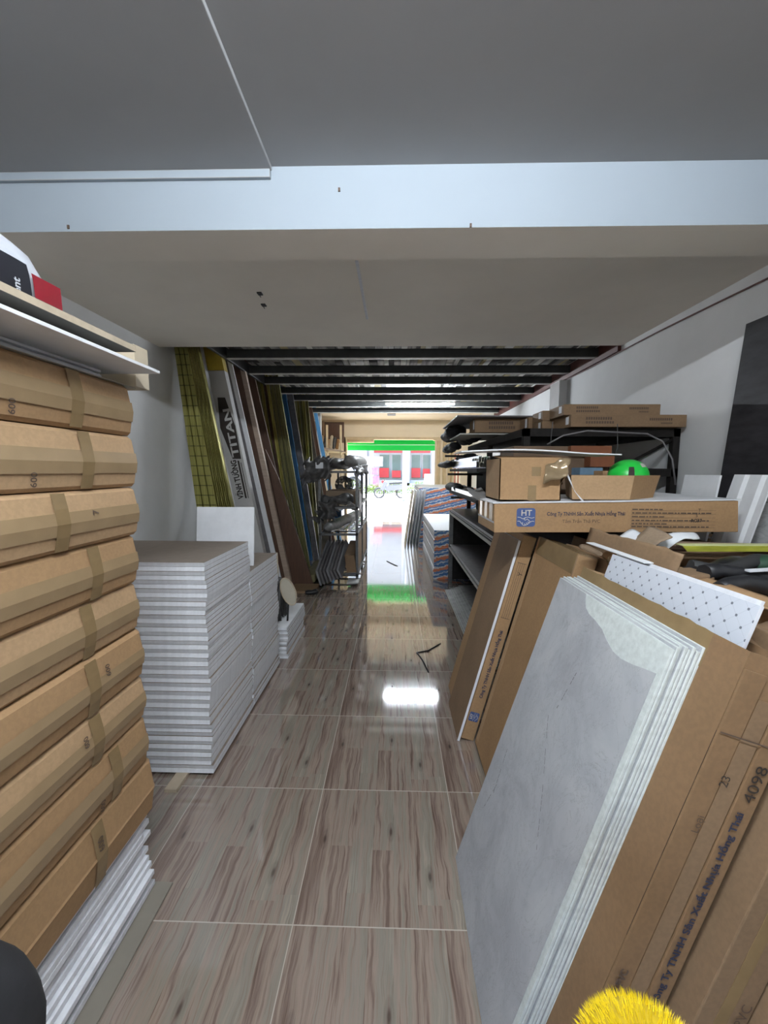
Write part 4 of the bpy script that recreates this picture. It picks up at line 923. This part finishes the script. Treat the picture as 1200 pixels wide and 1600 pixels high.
def badge(o, xd, yd, s, parent, nd):
    o, xd, yd, nd = Vector(o), Vector(xd).normalized(), Vector(yd).normalized(), Vector(nd).normalized()
    P = lambda a, b, k=1.0: o+xd*a*s+yd*b*s+nd*.0012*k
    rrect(lambda a, b: P(a, b), None, 0, 1, 0, 1, .14, blue_m).build('blue_badge', parent)
    text('badge_letters', 'HT', s*.44, P(.22, .60, 1.5), xd, yd, logo_white, parent, bold=.0006)
    q = MB()
    def stroke(pts, w=.03):
        for (a, b), (c, d) in zip(pts, pts[1:]):
            dx, dy = c-a, d-b; l = math.hypot(dx, dy); nx_, ny_ = -dy/l*w/2, dx/l*w/2
            q.poly([P(a+nx_, b+ny_, 1.6), P(a-nx_, b-ny_, 1.6), P(c-nx_, d-ny_, 1.6), P(c+nx_, d+ny_, 1.6)], logo_white)
    stroke([(.05, .52), (.20, .50), (.34, .42), (.48, .50), (.62, .52), (.80, .46), (.95, .50)])
    stroke([(.48, .50), (.40, .40), (.46, .35), (.58, .42), (.74, .26), (.68, .20), (.60, .27)])
    stroke([(.68, .20), (.60, .13), (.52, .21)]); stroke([(.60, .13), (.50, .08), (.42, .17)]); stroke([(.05, .30), (.18, .30), (.26, .18), (.34, .22), (.30, .12), (.42, .06), (.52, .10)])
    stroke([(.74, .26), (.86, .30), (.95, .28)])
    q.build('handshake_mark', parent)
badge(L.p(-.001, .115, .060), L.u, -L.n, .055, t, (0, -1, 0))
text('company_print', 'Công Ty TNHH Sản Xuất Nhựa Hồng Thái', .024, L.p(-.001, .26, .045), L.u, -L.n, inkblue_m, t, sx=.95, bold=.0008)
q = MB()
for k in range(4):
    n0 = .016+.011*k; q.poly([L.p(-.0015, .74, n0), L.p(-.0015, 1.06, n0), L.p(-.0015, 1.06, n0+.0018), L.p(-.0015, .74, n0+.0018)], inkfade_m)
for u_ in (.74, 1.06): q.poly([L.p(-.0015, u_, .012), L.p(-.0015, u_+.003, .012), L.p(-.0015, u_+.003, .06), L.p(-.0015, u_, .06)], inkfade_m)
q.build('printed_table', t)
text('handwriting', 'Y', .035, L.p(-.001, .99, .055), L.u, -L.n, ink_m, t)
L = Lean(.462, 1.72, 2.19, 1.21, .09, 14.8)
t = thing('taped_leaning_carton', L.o, 'plain brown leaning carton with an olive tape strip along its top edge', 'carton')
L.body(cardC, {5: cardA, 2: cardA}).build('carton_body', t, bevel=.004)
q = MB(); L.body(tape_m, mb=q, n0=-.0015, n1=-.0002, u0=1.12, u1=1.211, v0=.0, v1=L.W-.03); L.body(tape_m, mb=q, n0=0, n1=.09, u0=1.2105, u1=1.212, v0=0, v1=L.W-.03); q.build('tape_strip', t)
q = MB(); L.body(cardB, mb=q, n0=-.0012, n1=-.0002, u0=.03, u1=1.10, v0=L.W-.05, v1=L.W-.012); q.build('fold_strip', t, label='paler fold strip along the far edge')
L = Lean(.575, 1.60, 2.10, 1.19, .08, 14.8)
t = thing('torn_leaning_carton', L.o, 'torn brown leaning carton behind the taped one, with ragged rolled flaps', 'carton')
L.body(cardC, {1: cardA}).build('carton_body', t, bevel=.004)
q = MB(); lumpy(q, L.p(.02, 1.20, .02), L.p(.16, 1.21, .03), .028, cardA, 51, .3); lumpy(q, L.p(.2, 1.195, .03), L.p(.42, 1.20, .035), .02, cardD, 52, .3); q.build('rolled_flap', t)
sheet(MB(), L.p(.0, 1.06, -.004), L.v*.09, L.u*.15, shiny_tape, .001, 8, 6, .012, 12, 12).build('torn_tape', t, label='shiny torn tape')
L = Lean(.70, 1.55, 2.30, 1.18, .14, 14.8)
t = thing('brown_leaning_carton', L.o, 'brown leaning carton in the shade right under the front long box', 'carton')
L.body(cardC).build('carton_body', t, bevel=.004)
L.body(cardA, u0=1.181, u1=1.184, v0=.02, n0=.0, n1=.12).build('top_flap', t)

# ------------------------------------------------------------------ the long HT box and what lies on it
HX0, HX1, HY0, HY1, HZ0, HZ1 = .487, 1.650, 2.0, 2.385, 1.238, 1.378
t = thing('long_lettered_box', (1.07, 2.2, HZ0), 'long brown box with blue HT badge and company name lying across the leaning cartons', 'box')
mb = MB().hexa([(HX0, HY0, HZ0), (HX1, HY0, HZ0+.012), (HX1, HY1, HZ0+.012), (HX0, HY1, HZ0), (HX0-.003, HY0, HZ1), (HX1-.012, HY0, HZ1+.022), (HX1-.012, HY1, HZ1+.022), (HX0-.003, HY1, HZ1)], cardA, {5: cardB})
mb.build('box_body', t, bevel=.003)
q = MB()
for a, b_ in ((.03, .10), (.15, .21), (.27, .33)): q.poly([(HX0-.0035, HY0+a, HZ1-.002), (HX0-.0035, HY0+b_, HZ1-.002), (HX0-.002, HY0+b_+.01, HZ1-.085), (HX0-.002, HY0+a+.01, HZ1-.085)], tapec_m)
q.poly([(HX0-.0025, HY0+.0, HZ0+.045), (HX0-.0025, HY1, HZ0+.045), (HX0-.003, HY1, HZ0+.055), (HX0-.003, HY0, HZ0+.055)], white_m)
q.build('end_tape', t, label='pale tape strips on the end')
yy = HY0-.0008; sl = .012/1.163
badge((HX0+.105, yy, HZ0+.030), (1, 0, sl), (0, 0, 1), .090, t, (0, -1, 0))
text('company_print', 'Công Ty TNHH Sản Xuất Nhựa Hồng Thái', .0250, (HX0+.250, yy, HZ0+.085), (1, 0, sl), (0, 0, 1), inkblue_m, t, sx=.83, bold=.0004)
text('product_print', 'Tấm Trần Thả PVC', .023, (HX0+.325, yy, HZ0+.050), (1, 0, sl), (0, 0, 1), inkfade_m, t, sx=.95)
q = MB()
for k, z in enumerate((.115, .098, .080, .062, .046, .032)):
    r = random.Random(k); x = .655
    while x < (1.02 if k % 2 else .80):
        w = r.uniform(.008, .03); q.poly([(HX0+x, yy-.001, HZ0+z), (HX0+x+w, yy-.001, HZ0+z), (HX0+x+w, yy-.001, HZ0+z+.006), (HX0+x, yy-.001, HZ0+z+.006)], inkfade_m); x += w+.005
    q.poly([(HX0+.65, yy-.001, HZ0+z-.005), (HX0+1.05, yy-.001, HZ0+z-.001), (HX0+1.05, yy-.001, HZ0+z+.0), (HX0+.65, yy-.001, HZ0+z-.004)], inkfade_m)
q.build('printed_table', t)
text('handwriting', 'T', .022, (HX0+.965, yy, HZ0+.108), (1, 0, 0), (0, 0, 1), ink_m, t)
text('handwriting', '5', .022, (HX0+.955, yy, HZ0+.083), (1, 0, 0), (0, 0, 1), ink_m, t)
text('handwriting', 'RC37', .022, (HX0+.935, yy, HZ0+.058), (1, 0, .02), (0, 0, 1), ink_m, t, bold=.0008)
MB().hexa([(HX0-.012, HY0-.004, HZ1+.002), (HX1+.0, HY0-.004, HZ1+.0245), (HX1, HY1+.25, HZ1+.0245), (HX0-.03, HY1+.10, HZ1+.002), (HX0-.012, HY0-.004, HZ1+.007), (HX1, HY0-.004, HZ1+.030), (HX1, HY1+.25, HZ1+.030), (HX0-.03, HY1+.10, HZ1+.007)], white_m).build(
    'thin_white_sheet', None, 'thin white sheet lying on the long lettered box', 'sheet')
flap('crumpled grey plastic at the left end on the long lettered box', (.44, 2.20, 1.385), (.12, .03, .0), (-.03, .30, .04), grey_m, 14, .02, 'plastic_scrap', 'plastic', .002, 9)
ZT = lambda x: HZ1+.0075+.022*(x-HX0)/1.163
# torn cardboard box
t = thing('torn_cardboard_box', (.67, 2.2, ZT(.67)), 'torn brown cardboard box with shiny tape standing on the long lettered box', 'box')
x0, x1, y0, y1 = .515, .815, 2.04, 2.34; z0 = ZT(x1)+.0005; z1 = z0+.205
mb = MB()
mb.box(x0, x1, y0, y0+.005, z0, z1, cardA).box(x0, x0+.005, y0, y1, z0, z1, cardB).box(x1-.005, x1, y0+.0, y1, z0, z1-.05, cardC).box(x0, x1, y1-.005, y1, z0, z1, cardC).box(x0, x1, y0, y1, z0, z0+.004, cardC)
mb.build('box_body', t)
q = MB(); q.box(x0+.14, x0+.18, y0-.001, y0-.0002, z0, z0+.075, tape_m).box(x0+.155, x0+.20, y0-.001, y0-.0002, z0+.12, z0+.165, tape_m); q.build('packing_tape', t)
q = MB(); q.obox((x0, y0, z1), (x1-x0, 0, 0), (0, .13, .012), (0, 0, .004), cardA); q.build('top_flap', t)
sheet(MB(), (x1-.085, y0-.012, z1-.03), (.11, -.01, .03), (-.02, -.03, -.085), shiny_tape, .001, 10, 8, .02, 3, 14).build('torn_tape', t, label='shiny crumpled tape')
sheet(MB(), (x1-.01, y0, z0+.05), (.05, .10, .02), (.0, .0, .13), cardC, .003, 8, 8, .03, 5, 12).build('torn_flap', t)
q = MB(); q.add([(x1+.006, 2.02, z1-.06), (x1+.022, 2.02, z1-.07), (x1+.045, 2.0, z0+.06), (x1+.05, 2.0, z0+.05), (x1+.085, 1.998, z0+.003), (x1+.095, 1.998, z0+.003), (x1+.006, 2.024, z1-.06), (x1+.022, 2.024, z1-.07), (x1+.045, 2.004, z0+.06), (x1+.05, 2.004, z0+.05), (x1+.085, 2.002, z0+.003), (x1+.095, 2.002, z0+.003)],
                [(0, 2, 3, 1), (2, 4, 5, 3), (6, 7, 9, 8), (8, 9, 11, 10)], edge_m); q.build('loose_paper_strip', t)
# white board bent over it
q = MB(); N = 10; vs = []
for j in (0, 1):
    for i in range(N+1):
        x = .33+.78*i/N; z = 1.628+.012*math.sin(PI*min(1, i/N*1.3))-.012*(i/N)**2
        for dz in (0, .006): vs.append((x, 2.06+j*.26, z+dz))
fs = []
for i in range(N):
    a = i*2; b_ = (N+1)*2+i*2
    fs += [(a, a+2, b_+2, b_), (a+1, b_+1, b_+3, a+3), (a, a+1, a+3, a+2), (b_, b_+2, b_+3, b_+1)]
fs += [(0, (N+1)*2, (N+1)*2+1, 1), (2*N, 2*N+1, (N+1)*2+2*N+1, (N+1)*2+2*N)]
q.add(vs, fs, white_m); q.build('white_board', None, 'thin white board balanced on the torn cardboard box', 'board')
# open tray and green helmet
t = thing('open_tray', (1.04, 2.15, ZT(1.04)), 'low open brown box on the long lettered box, beside the torn one', 'box')
x0, x1, y0, y1 = .868, 1.20, 2.03, 2.30; z0 = ZT(x1)+.0005; z1 = z0+.118; w = .004; s_ = .012
def wall4(mb, a, b_, c_, d_, m): mb.add([a, b_, c_, d_], [(0, 1, 2, 3)], m)
mb = MB()
base_ = [(x0, y0), (1.145, y0), (1.350, 2.185), (.96, 2.33)]; top_ = [(x0-.014, y0-.008), (1.155, y0-.010), (1.378, 2.180), (.955, 2.345)]
mb.add([(*p_, z0+.001) for p_ in base_]+[(*p_, z1) for p_ in top_]+[(p_[0]+(.004 if k_ in (0, 3) else -.004), p_[1]+(.004 if k_ < 2 else -.004), z0+.005) for k_, p_ in enumerate(base_)]+[(p_[0]+(.004 if k_ in (0, 3) else -.004), p_[1]+(.004 if k_ < 2 else -.004), z1) for k_, p_ in enumerate(top_)],
       [(3, 2, 1, 0), (0, 1, 5, 4), (2, 3, 7, 6), (3, 0, 4, 7), (11, 10, 9, 8)[::-1], (8, 12, 13, 9), (10, 14, 15, 11), (11, 15, 12, 8), (4, 5, 13, 12), (6, 7, 15, 14), (7, 4, 12, 15)], cardB)
mb.add([(1.145, y0, z0+.001), (1.350, 2.185, z0+.001), (1.378, 2.180, z1), (1.155, y0-.010, z1), (1.141, y0+.004, z0+.001), (1.346, 2.181, z0+.001), (1.374, 2.176, z1), (1.151, y0-.006, z1)], [(0, 1, 2, 3), (7, 6, 5, 4), (3, 2, 6, 7)], cardA)
mb.build('box_body', t)
t = thing('green_helmet', (1.155, 2.15, z0+.01), 'bright green helmet sitting in the low open brown box', 'helmet')
HC = Vector((1.218, 2.19, z0+.108)); HR = .096
def hfn(d): return 1+.02*math.sin(d.z*3)
q = MB(); q.sphere(HC, HR, green_m, 28, 16, .95, hfn, 0, .72); q.tube([HC+Vector((HR*.78*math.cos(2*PI*k/28), HR*.78*math.sin(2*PI*k/28), -.058)) for k in range(29)], .008, green_m, 6, cap=False)
q.build('helmet_shell', t)
def onsph(az, el, w_, h_, m, name, lab=None, rr_=1.02):
    q = MB(); vs = []; K = 6
    for j in range(K+1):
        for i in range(K+1):
            a = az+(i/K-.5)*w_; e = el+(j/K-.5)*h_
            vs.append(HC+Vector((math.cos(e)*math.sin(a), -math.cos(e)*math.cos(a), math.sin(e)*.95))*HR*rr_)
    for j in range(K):
        for i in range(K): q.add([vs[j*(K+1)+i], vs[j*(K+1)+i+1], vs[(j+1)*(K+1)+i+1], vs[(j+1)*(K+1)+i]], [(0, 1, 2, 3)], m)
    q.build(name, t, label=lab)
onsph(-.35, .30, .28, .60, ink_m, 'black_slot', 'black vertical slot'); onsph(.55, .72, .5, .26, logo_white, 'white_sticker', 'small white sticker')
onsph(0, -.15, 2.6, .10, mottled('dark_green_rim', (.01, .25, .03), .1), 'helmet_rim')

# boards standing on the right pile
t = MB().obox((1.70, 2.27, 1.158), (.012, 0, 0), (.0, .27, 0), (.05, 0, .36), white_m); t.build('white_board', None, 'small plain white board standing left of the fluted panel', 'board', bevel=.001)
mb = MB(); N = 5
base = Vector((1.74, 2.05, 1.158)); up_ = Vector((.098, .0, .365))
prof = [(0, 0), (.035, 0), (.05, .014), (.085, .014), (.10, 0), (.135, 0), (.15, .014), (.185, .014), (.20, 0), (.235, 0)]
vs = []
for uu in (0, 1):
    for off in (0, .008):
        for (v_, h_) in prof: vs.append(base+up_*uu+Vector((h_*-1+off, v_, 0)))
K = len(prof); fs = []
for k in range(K-1):
    fs += [(k, k+1, 2*K+k+1, 2*K+k), (K+k+1, K+k, 3*K+k, 3*K+k+1), (k, K+k, K+k+1, k+1), (2*K+k, 2*K+k+1, 3*K+k+1, 3*K+k)]
fs += [(0, 2*K, 3*K, K), (K-1, 2*K-1, 4*K-1, 3*K-1)]
mb.add(vs, fs, white_m); mb.build('fluted_panel', None, 'white fluted panel leaning beside the long lettered box at right', 'panel')
mb = MB().obox((1.872, 1.46, 1.158), (.01, 0, 0), (.0, .80, 0), (.06, .0, .36), stone_m)
for k in (.62, .80, .92): mb.obox(Vector((1.8715, 1.46, 1.158))+Vector((.06, 0, .36))*k, (.0004, 0, 0), (0, .80, 0), (.0006, 0, .003), ink_m)
mb.build('stone_look_board', None, 'grey stone look board with dark grooves standing at the right edge below the black panel', 'board')
MB().obox((1.955, 1.40, 1.158), (.012, 0, 0), (.0, 1.17, 0), (.19, .11, 1.28), blackpanel_m).build('dark_board', None, 'large black panel leaning on the right wall', 'panel', bevel=.002)

# ------------------------------------------------------------------ yellow brush and black bag close to the camera
t = thing('yellow_brush', (.29, .44, 0), 'round yellow bristle brush at the bottom edge before the marble panels', 'brush')
YC = Vector((.330, .45, .742)); YR = .100
q = MB().sphere(YC, YR*.93, mottled('yellow_core', (.55, .38, .01), .2, 30), 24, 14, .9); q.build('brush_core', t)
q = MB(); r = random.Random(4)
for i in range(2600):
    a = r.uniform(0, 2*PI); z = r.uniform(-.1, 1); rr_ = math.sqrt(1-z*z); d = Vector((rr_*math.cos(a), rr_*math.sin(a), z*.95)); tw = Vector((r.uniform(-.3, .3), r.uniform(-.3, .3), r.uniform(-.1, .3)))
    p0 = YC+d*YR*.88; p1 = YC+d*YR*1.0+tw*.010; s_ = d.cross(Vector((.3, .5, .8))).normalized()*.0008; s2 = d.cross(s_).normalized()*.0008
    q.add([p0+s_, p0-s_*.5+s2, p0-s_*.5-s2, p1], [(0, 1, 3), (1, 2, 3), (2, 0, 3)], yellow_m)
q.build('bristles', t, kind='stuff')
q = MB(); vs = []
for k in range(9):
    e = -.2+.9*k/8; a = math.radians(188)
    for da in (-.06, .06): vs.append(YC+Vector((math.cos(e)*math.cos(a+da), math.cos(e)*math.sin(a+da), math.sin(e)*.92))*YR*1.03)
q.add(vs, [(2*k, 2*k+1, 2*k+3, 2*k+2) for k in range(8)], white_m); q.build('white_band', t, label='narrow white band')
MB().tube([YC-Vector((0, 0, YR*.8)), (.33, .46, 0)], .014, plyedge_m, 12).build('handle', t)
t = thing('black_bag', (-.62, .50, 0), 'rounded black bag standing at the lower left corner beside the carton stack', 'bag')
q = MB(); vs = []; fs = []; NU = 28; NV = 20
for j in range(NV+1):
    z = .845*j/NV; k = max(.0, 1-(max(0, z-.665)/.18)**2.6)**.5 if z > .665 else 1; k = max(k, .05)
    for i in range(NU):
        a = 2*PI*i/NU; ca, sa = math.cos(a), math.sin(a); sg = lambda v_: math.copysign(abs(v_)**.7, v_)
        p_ = Vector((-.695+.160*sg(ca)*k, .50+.10*sg(sa)*k, z)); p_ += Vector((ca, sa, 0))*.008*noise.noise(p_*9); vs.append(p_)
for j in range(NV):
    for i in range(NU): fs.append((j*NU+i, j*NU+(i+1) % NU, (j+1)*NU+(i+1) % NU, (j+1)*NU+i))
fs += [list(range(NU))[::-1], [NV*NU+i for i in range(NU)]]
q.add(vs, fs, blackcloth_m, True); q.build('bag_body', t)
MB().tube([(-.60, .405, .62), (-.565, .403, .64), (-.535, .45, .66)], .0025, chan_m, 6).build('pale_cord', t)
# scrap strip on the floor
MB().tube([(.42, 3.55, .004), (.30, 3.40, .006), (.20, 3.36, .005), (.24, 3.22, .005), (.27, 3.02, .004)], .006, black_m, 6).build('loose_strap', None, 'thin dark strap lying kinked on the tiles in the aisle', 'strap')
MB().tube([(-.12, 6.9, .004), (.02, 6.6, .006), (.06, 6.55, .004)], .006, dust_m, 6).build('loose_strap', None, 'short thin scrap lying on the bright tiles farther down the aisle', 'strap')

# ------------------------------------------------------------------ street
def bush(lab, x, y, w, h, seed, grp):
    t = thing('street_bush', (x, y, 0), lab, 'bush', grp); r = random.Random(seed); q = MB()
    for i in range(420):
        a = r.uniform(0, 2*PI); e = math.acos(r.uniform(0, 1)); d = Vector((math.sin(e)*math.cos(a)*w, math.sin(e)*math.sin(a)*w*.5, math.cos(e)*h)); c = Vector((x, y, .1))+d*r.uniform(.6, 1.0)
        u_ = Vector((r.uniform(-1, 1), r.uniform(-1, 1), r.uniform(-1, 1))).normalized()*.07; v_ = u_.cross(Vector((r.uniform(-1, 1), r.uniform(-1, 1), 1))).normalized()*.035
        q.add([c-u_, c+v_, c+u_, c-v_], [(0, 1, 2, 3)], leaf_m)
    q.build('foliage', t, kind='stuff')
    MB().tube([(x, y, 0), (x, y, h*.6)], .03, brown_m, 6).build('stem', t)
for i, (x, w, h, lab) in enumerate(((-2.6, .9, 1.1, 'tallest street bush seen through the metal rack'), (-1.25, .75, .62, 'yellow green street bush left of the motorbike'), (.1, .7, .75, 'yellow green street bush behind the motorbike'), (1.9, 1.5, .85, 'long low street hedge right of the motorbike'))):
    bush(lab, x, 25.5+.2*i, w, h, i, 'street bushes')
# motorbike, facing left
MX, MY = -.85, 23.2
t = thing('motorbike', (MX+.6, MY, 0), 'pale motorbike parked across the street, seen from the side', 'motorbike')
grey_b = mottled('bike_body', (.16, .16, .17), .1)
for k, x in enumerate((MX, MX+1.25)):
    q = MB(); q.tube([(x+.27*math.cos(2*PI*j/24), MY, .29+.27*math.sin(2*PI*j/24)) for j in range(25)], .05, mottled('tyre%d' % k, (.05, .05, .05), .1), 8, cap=False)
    for j in range(6): q.tube([(x, MY, .29), (x+.25*math.cos(PI*j/3), MY, .29+.25*math.sin(PI*j/3))], .012, grey_b, 5)
    q.build('wheel', t)
MB().obox((MX+.40, MY-.12, .38), (.95, 0, .12), (0, .24, 0), (-.05, 0, .30), grey_b).build('bike_body', t, bevel=.05)
MB().obox((MX+.55, MY-.13, .76), (.75, 0, .06), (0, .26, 0), (0, 0, .10), rubber_m).build('seat', t, bevel=.04)
MB().tube([(MX, MY, .29), (MX+.28, MY, .98)], .035, grey_b, 8).build('fork', t)
MB().obox((MX+.05, MY-.14, .50), (.20, 0, -.1), (0, .28, 0), (.22, 0, .48), grey_b).build('front_shield', t, bevel=.03)
MB().tube([(MX+.32, MY-.30, 1.02), (MX+.26, MY, 1.0), (MX+.32, MY+.30, 1.02)], .02, rubber_m, 8).build('handlebar', t)
MB().sphere((MX+.20, MY, .92), .09, redshop_m, 12, 8).build('headlamp', t)
MB().obox((MX+1.35, MY-.1, .62), (.22, 0, .06), (0, .2, 0), (0, 0, .08), orange_m).build('tail', t, bevel=.02)
# building across the street
BY = 32.0
t = thing('shop_building', (0, BY, 0), 'bright shop building across the street with red fascia and windows', 'building')
MB().box(-9, 9, BY+1.2, BY+5, 0, 8, shopwall_m).build('shop_wall', t)
MB().box(-1.6, 1.15, BY, BY+.5, 2.92, 3.28, redshop_m).build('red_fascia', t); MB().box(1.25, 2.75, BY, BY+.5, 2.92, 3.22, redshop_m).build('red_fascia', t)
for i, (a, b_) in enumerate(((-1.25, -.35), (-.25, .55), (1.3, 2.1), (2.2, 2.9))):
    w = MB().box(a, b_, BY+1.12, BY+1.2, .9, 2.85, shopwall_m).build('window_frame', t)
    MB().box(a+.06, b_-.06, BY+1.10, BY+1.12, .95, 2.8, shopgls_m).build('window_pane', w)
for a, b_, h_ in ((-1.2, -.45, 1.75), (-.2, .5, 1.55), (1.35, 2.05, 1.75), (2.25, 2.8, 1.7)):
    MB().box(a, b_, BY+.9, BY+1.08, 1.0, h_, redshop_m).build('red_display', t)
for a in (-1.75, 1.0, 3.0): MB().box(a-.16, a+.16, BY-.1, BY+.3, 0, 4.5, shopwall_m).build('column', t)
for k in range(4): MB().box(-1.6, 3.0, BY+.2-.3*k, BY+.5-.3*k, 0, .8-.2*k, shopwall_m).build('step', t)
MB().box(-7, -2.2, BY+.9, BY+1.1, .0, 3.2, mottled('pale_shutter', (.60, .58, .62), .1, 2)).build('pale_shutter', t)
t = thing('street_sign', (-1.35, 30, 1.9), 'white street sign with dark 31m lettering beside the shop', 'sign')
MB().box(-2.05, -.85, 30, 30.06, 1.85, 2.55, logo_white).build('sign_plate', t); text('sign_lettering', '31m', .52, (-1.75, 29.99, 2.0), (1, 0, 0), (0, 0, 1), mottled('sign_grey', (.25, .25, .28), .1), t, bold=.01)
MB().box(-1.95, -1.85, 30.02, 30.08, 0, 1.85, logo_white).build('sign_post', t)
MB().box(-1.75, -1.15, 29.6, 29.64, 1.25, 1.75, pink_m).box(-1.55, -1.10, 29.6, 29.64, .35, 1.15, pink_m).box(-1.44, -1.40, 29.61, 29.63, 0, .4, logo_white).build('pink_poster', None, 'pink poster board standing under the white street sign', 'poster')
MB().box(-1.7, -.9, 29.2, 29.25, 3.0, 3.5, mottled('orange_pink', (.7, .25, .25), .4, 1)).box(-1.68, -1.62, 29.2, 29.25, 0, 3.0, logo_white).build('hanging_banner', None, 'orange and pink banner high beside the street sign', 'banner')
MB().tube([(.52, 21, 0), (.52, 21, 5)], .12, shopwall_m, 14).build('street_pole', None, 'thick white pole standing in the street in front of the shop', 'pole')
MB().box(1.75, 2.65, 24.3, 24.4, .25, 1.35, logo_white).box(1.8, 1.85, 24.32, 24.38, 0, .25, logo_white).box(2.55, 2.6, 24.32, 24.38, 0, .25, logo_white).build('white_board_sign', None, 'blank white board sign standing by the hedge in the street', 'sign')
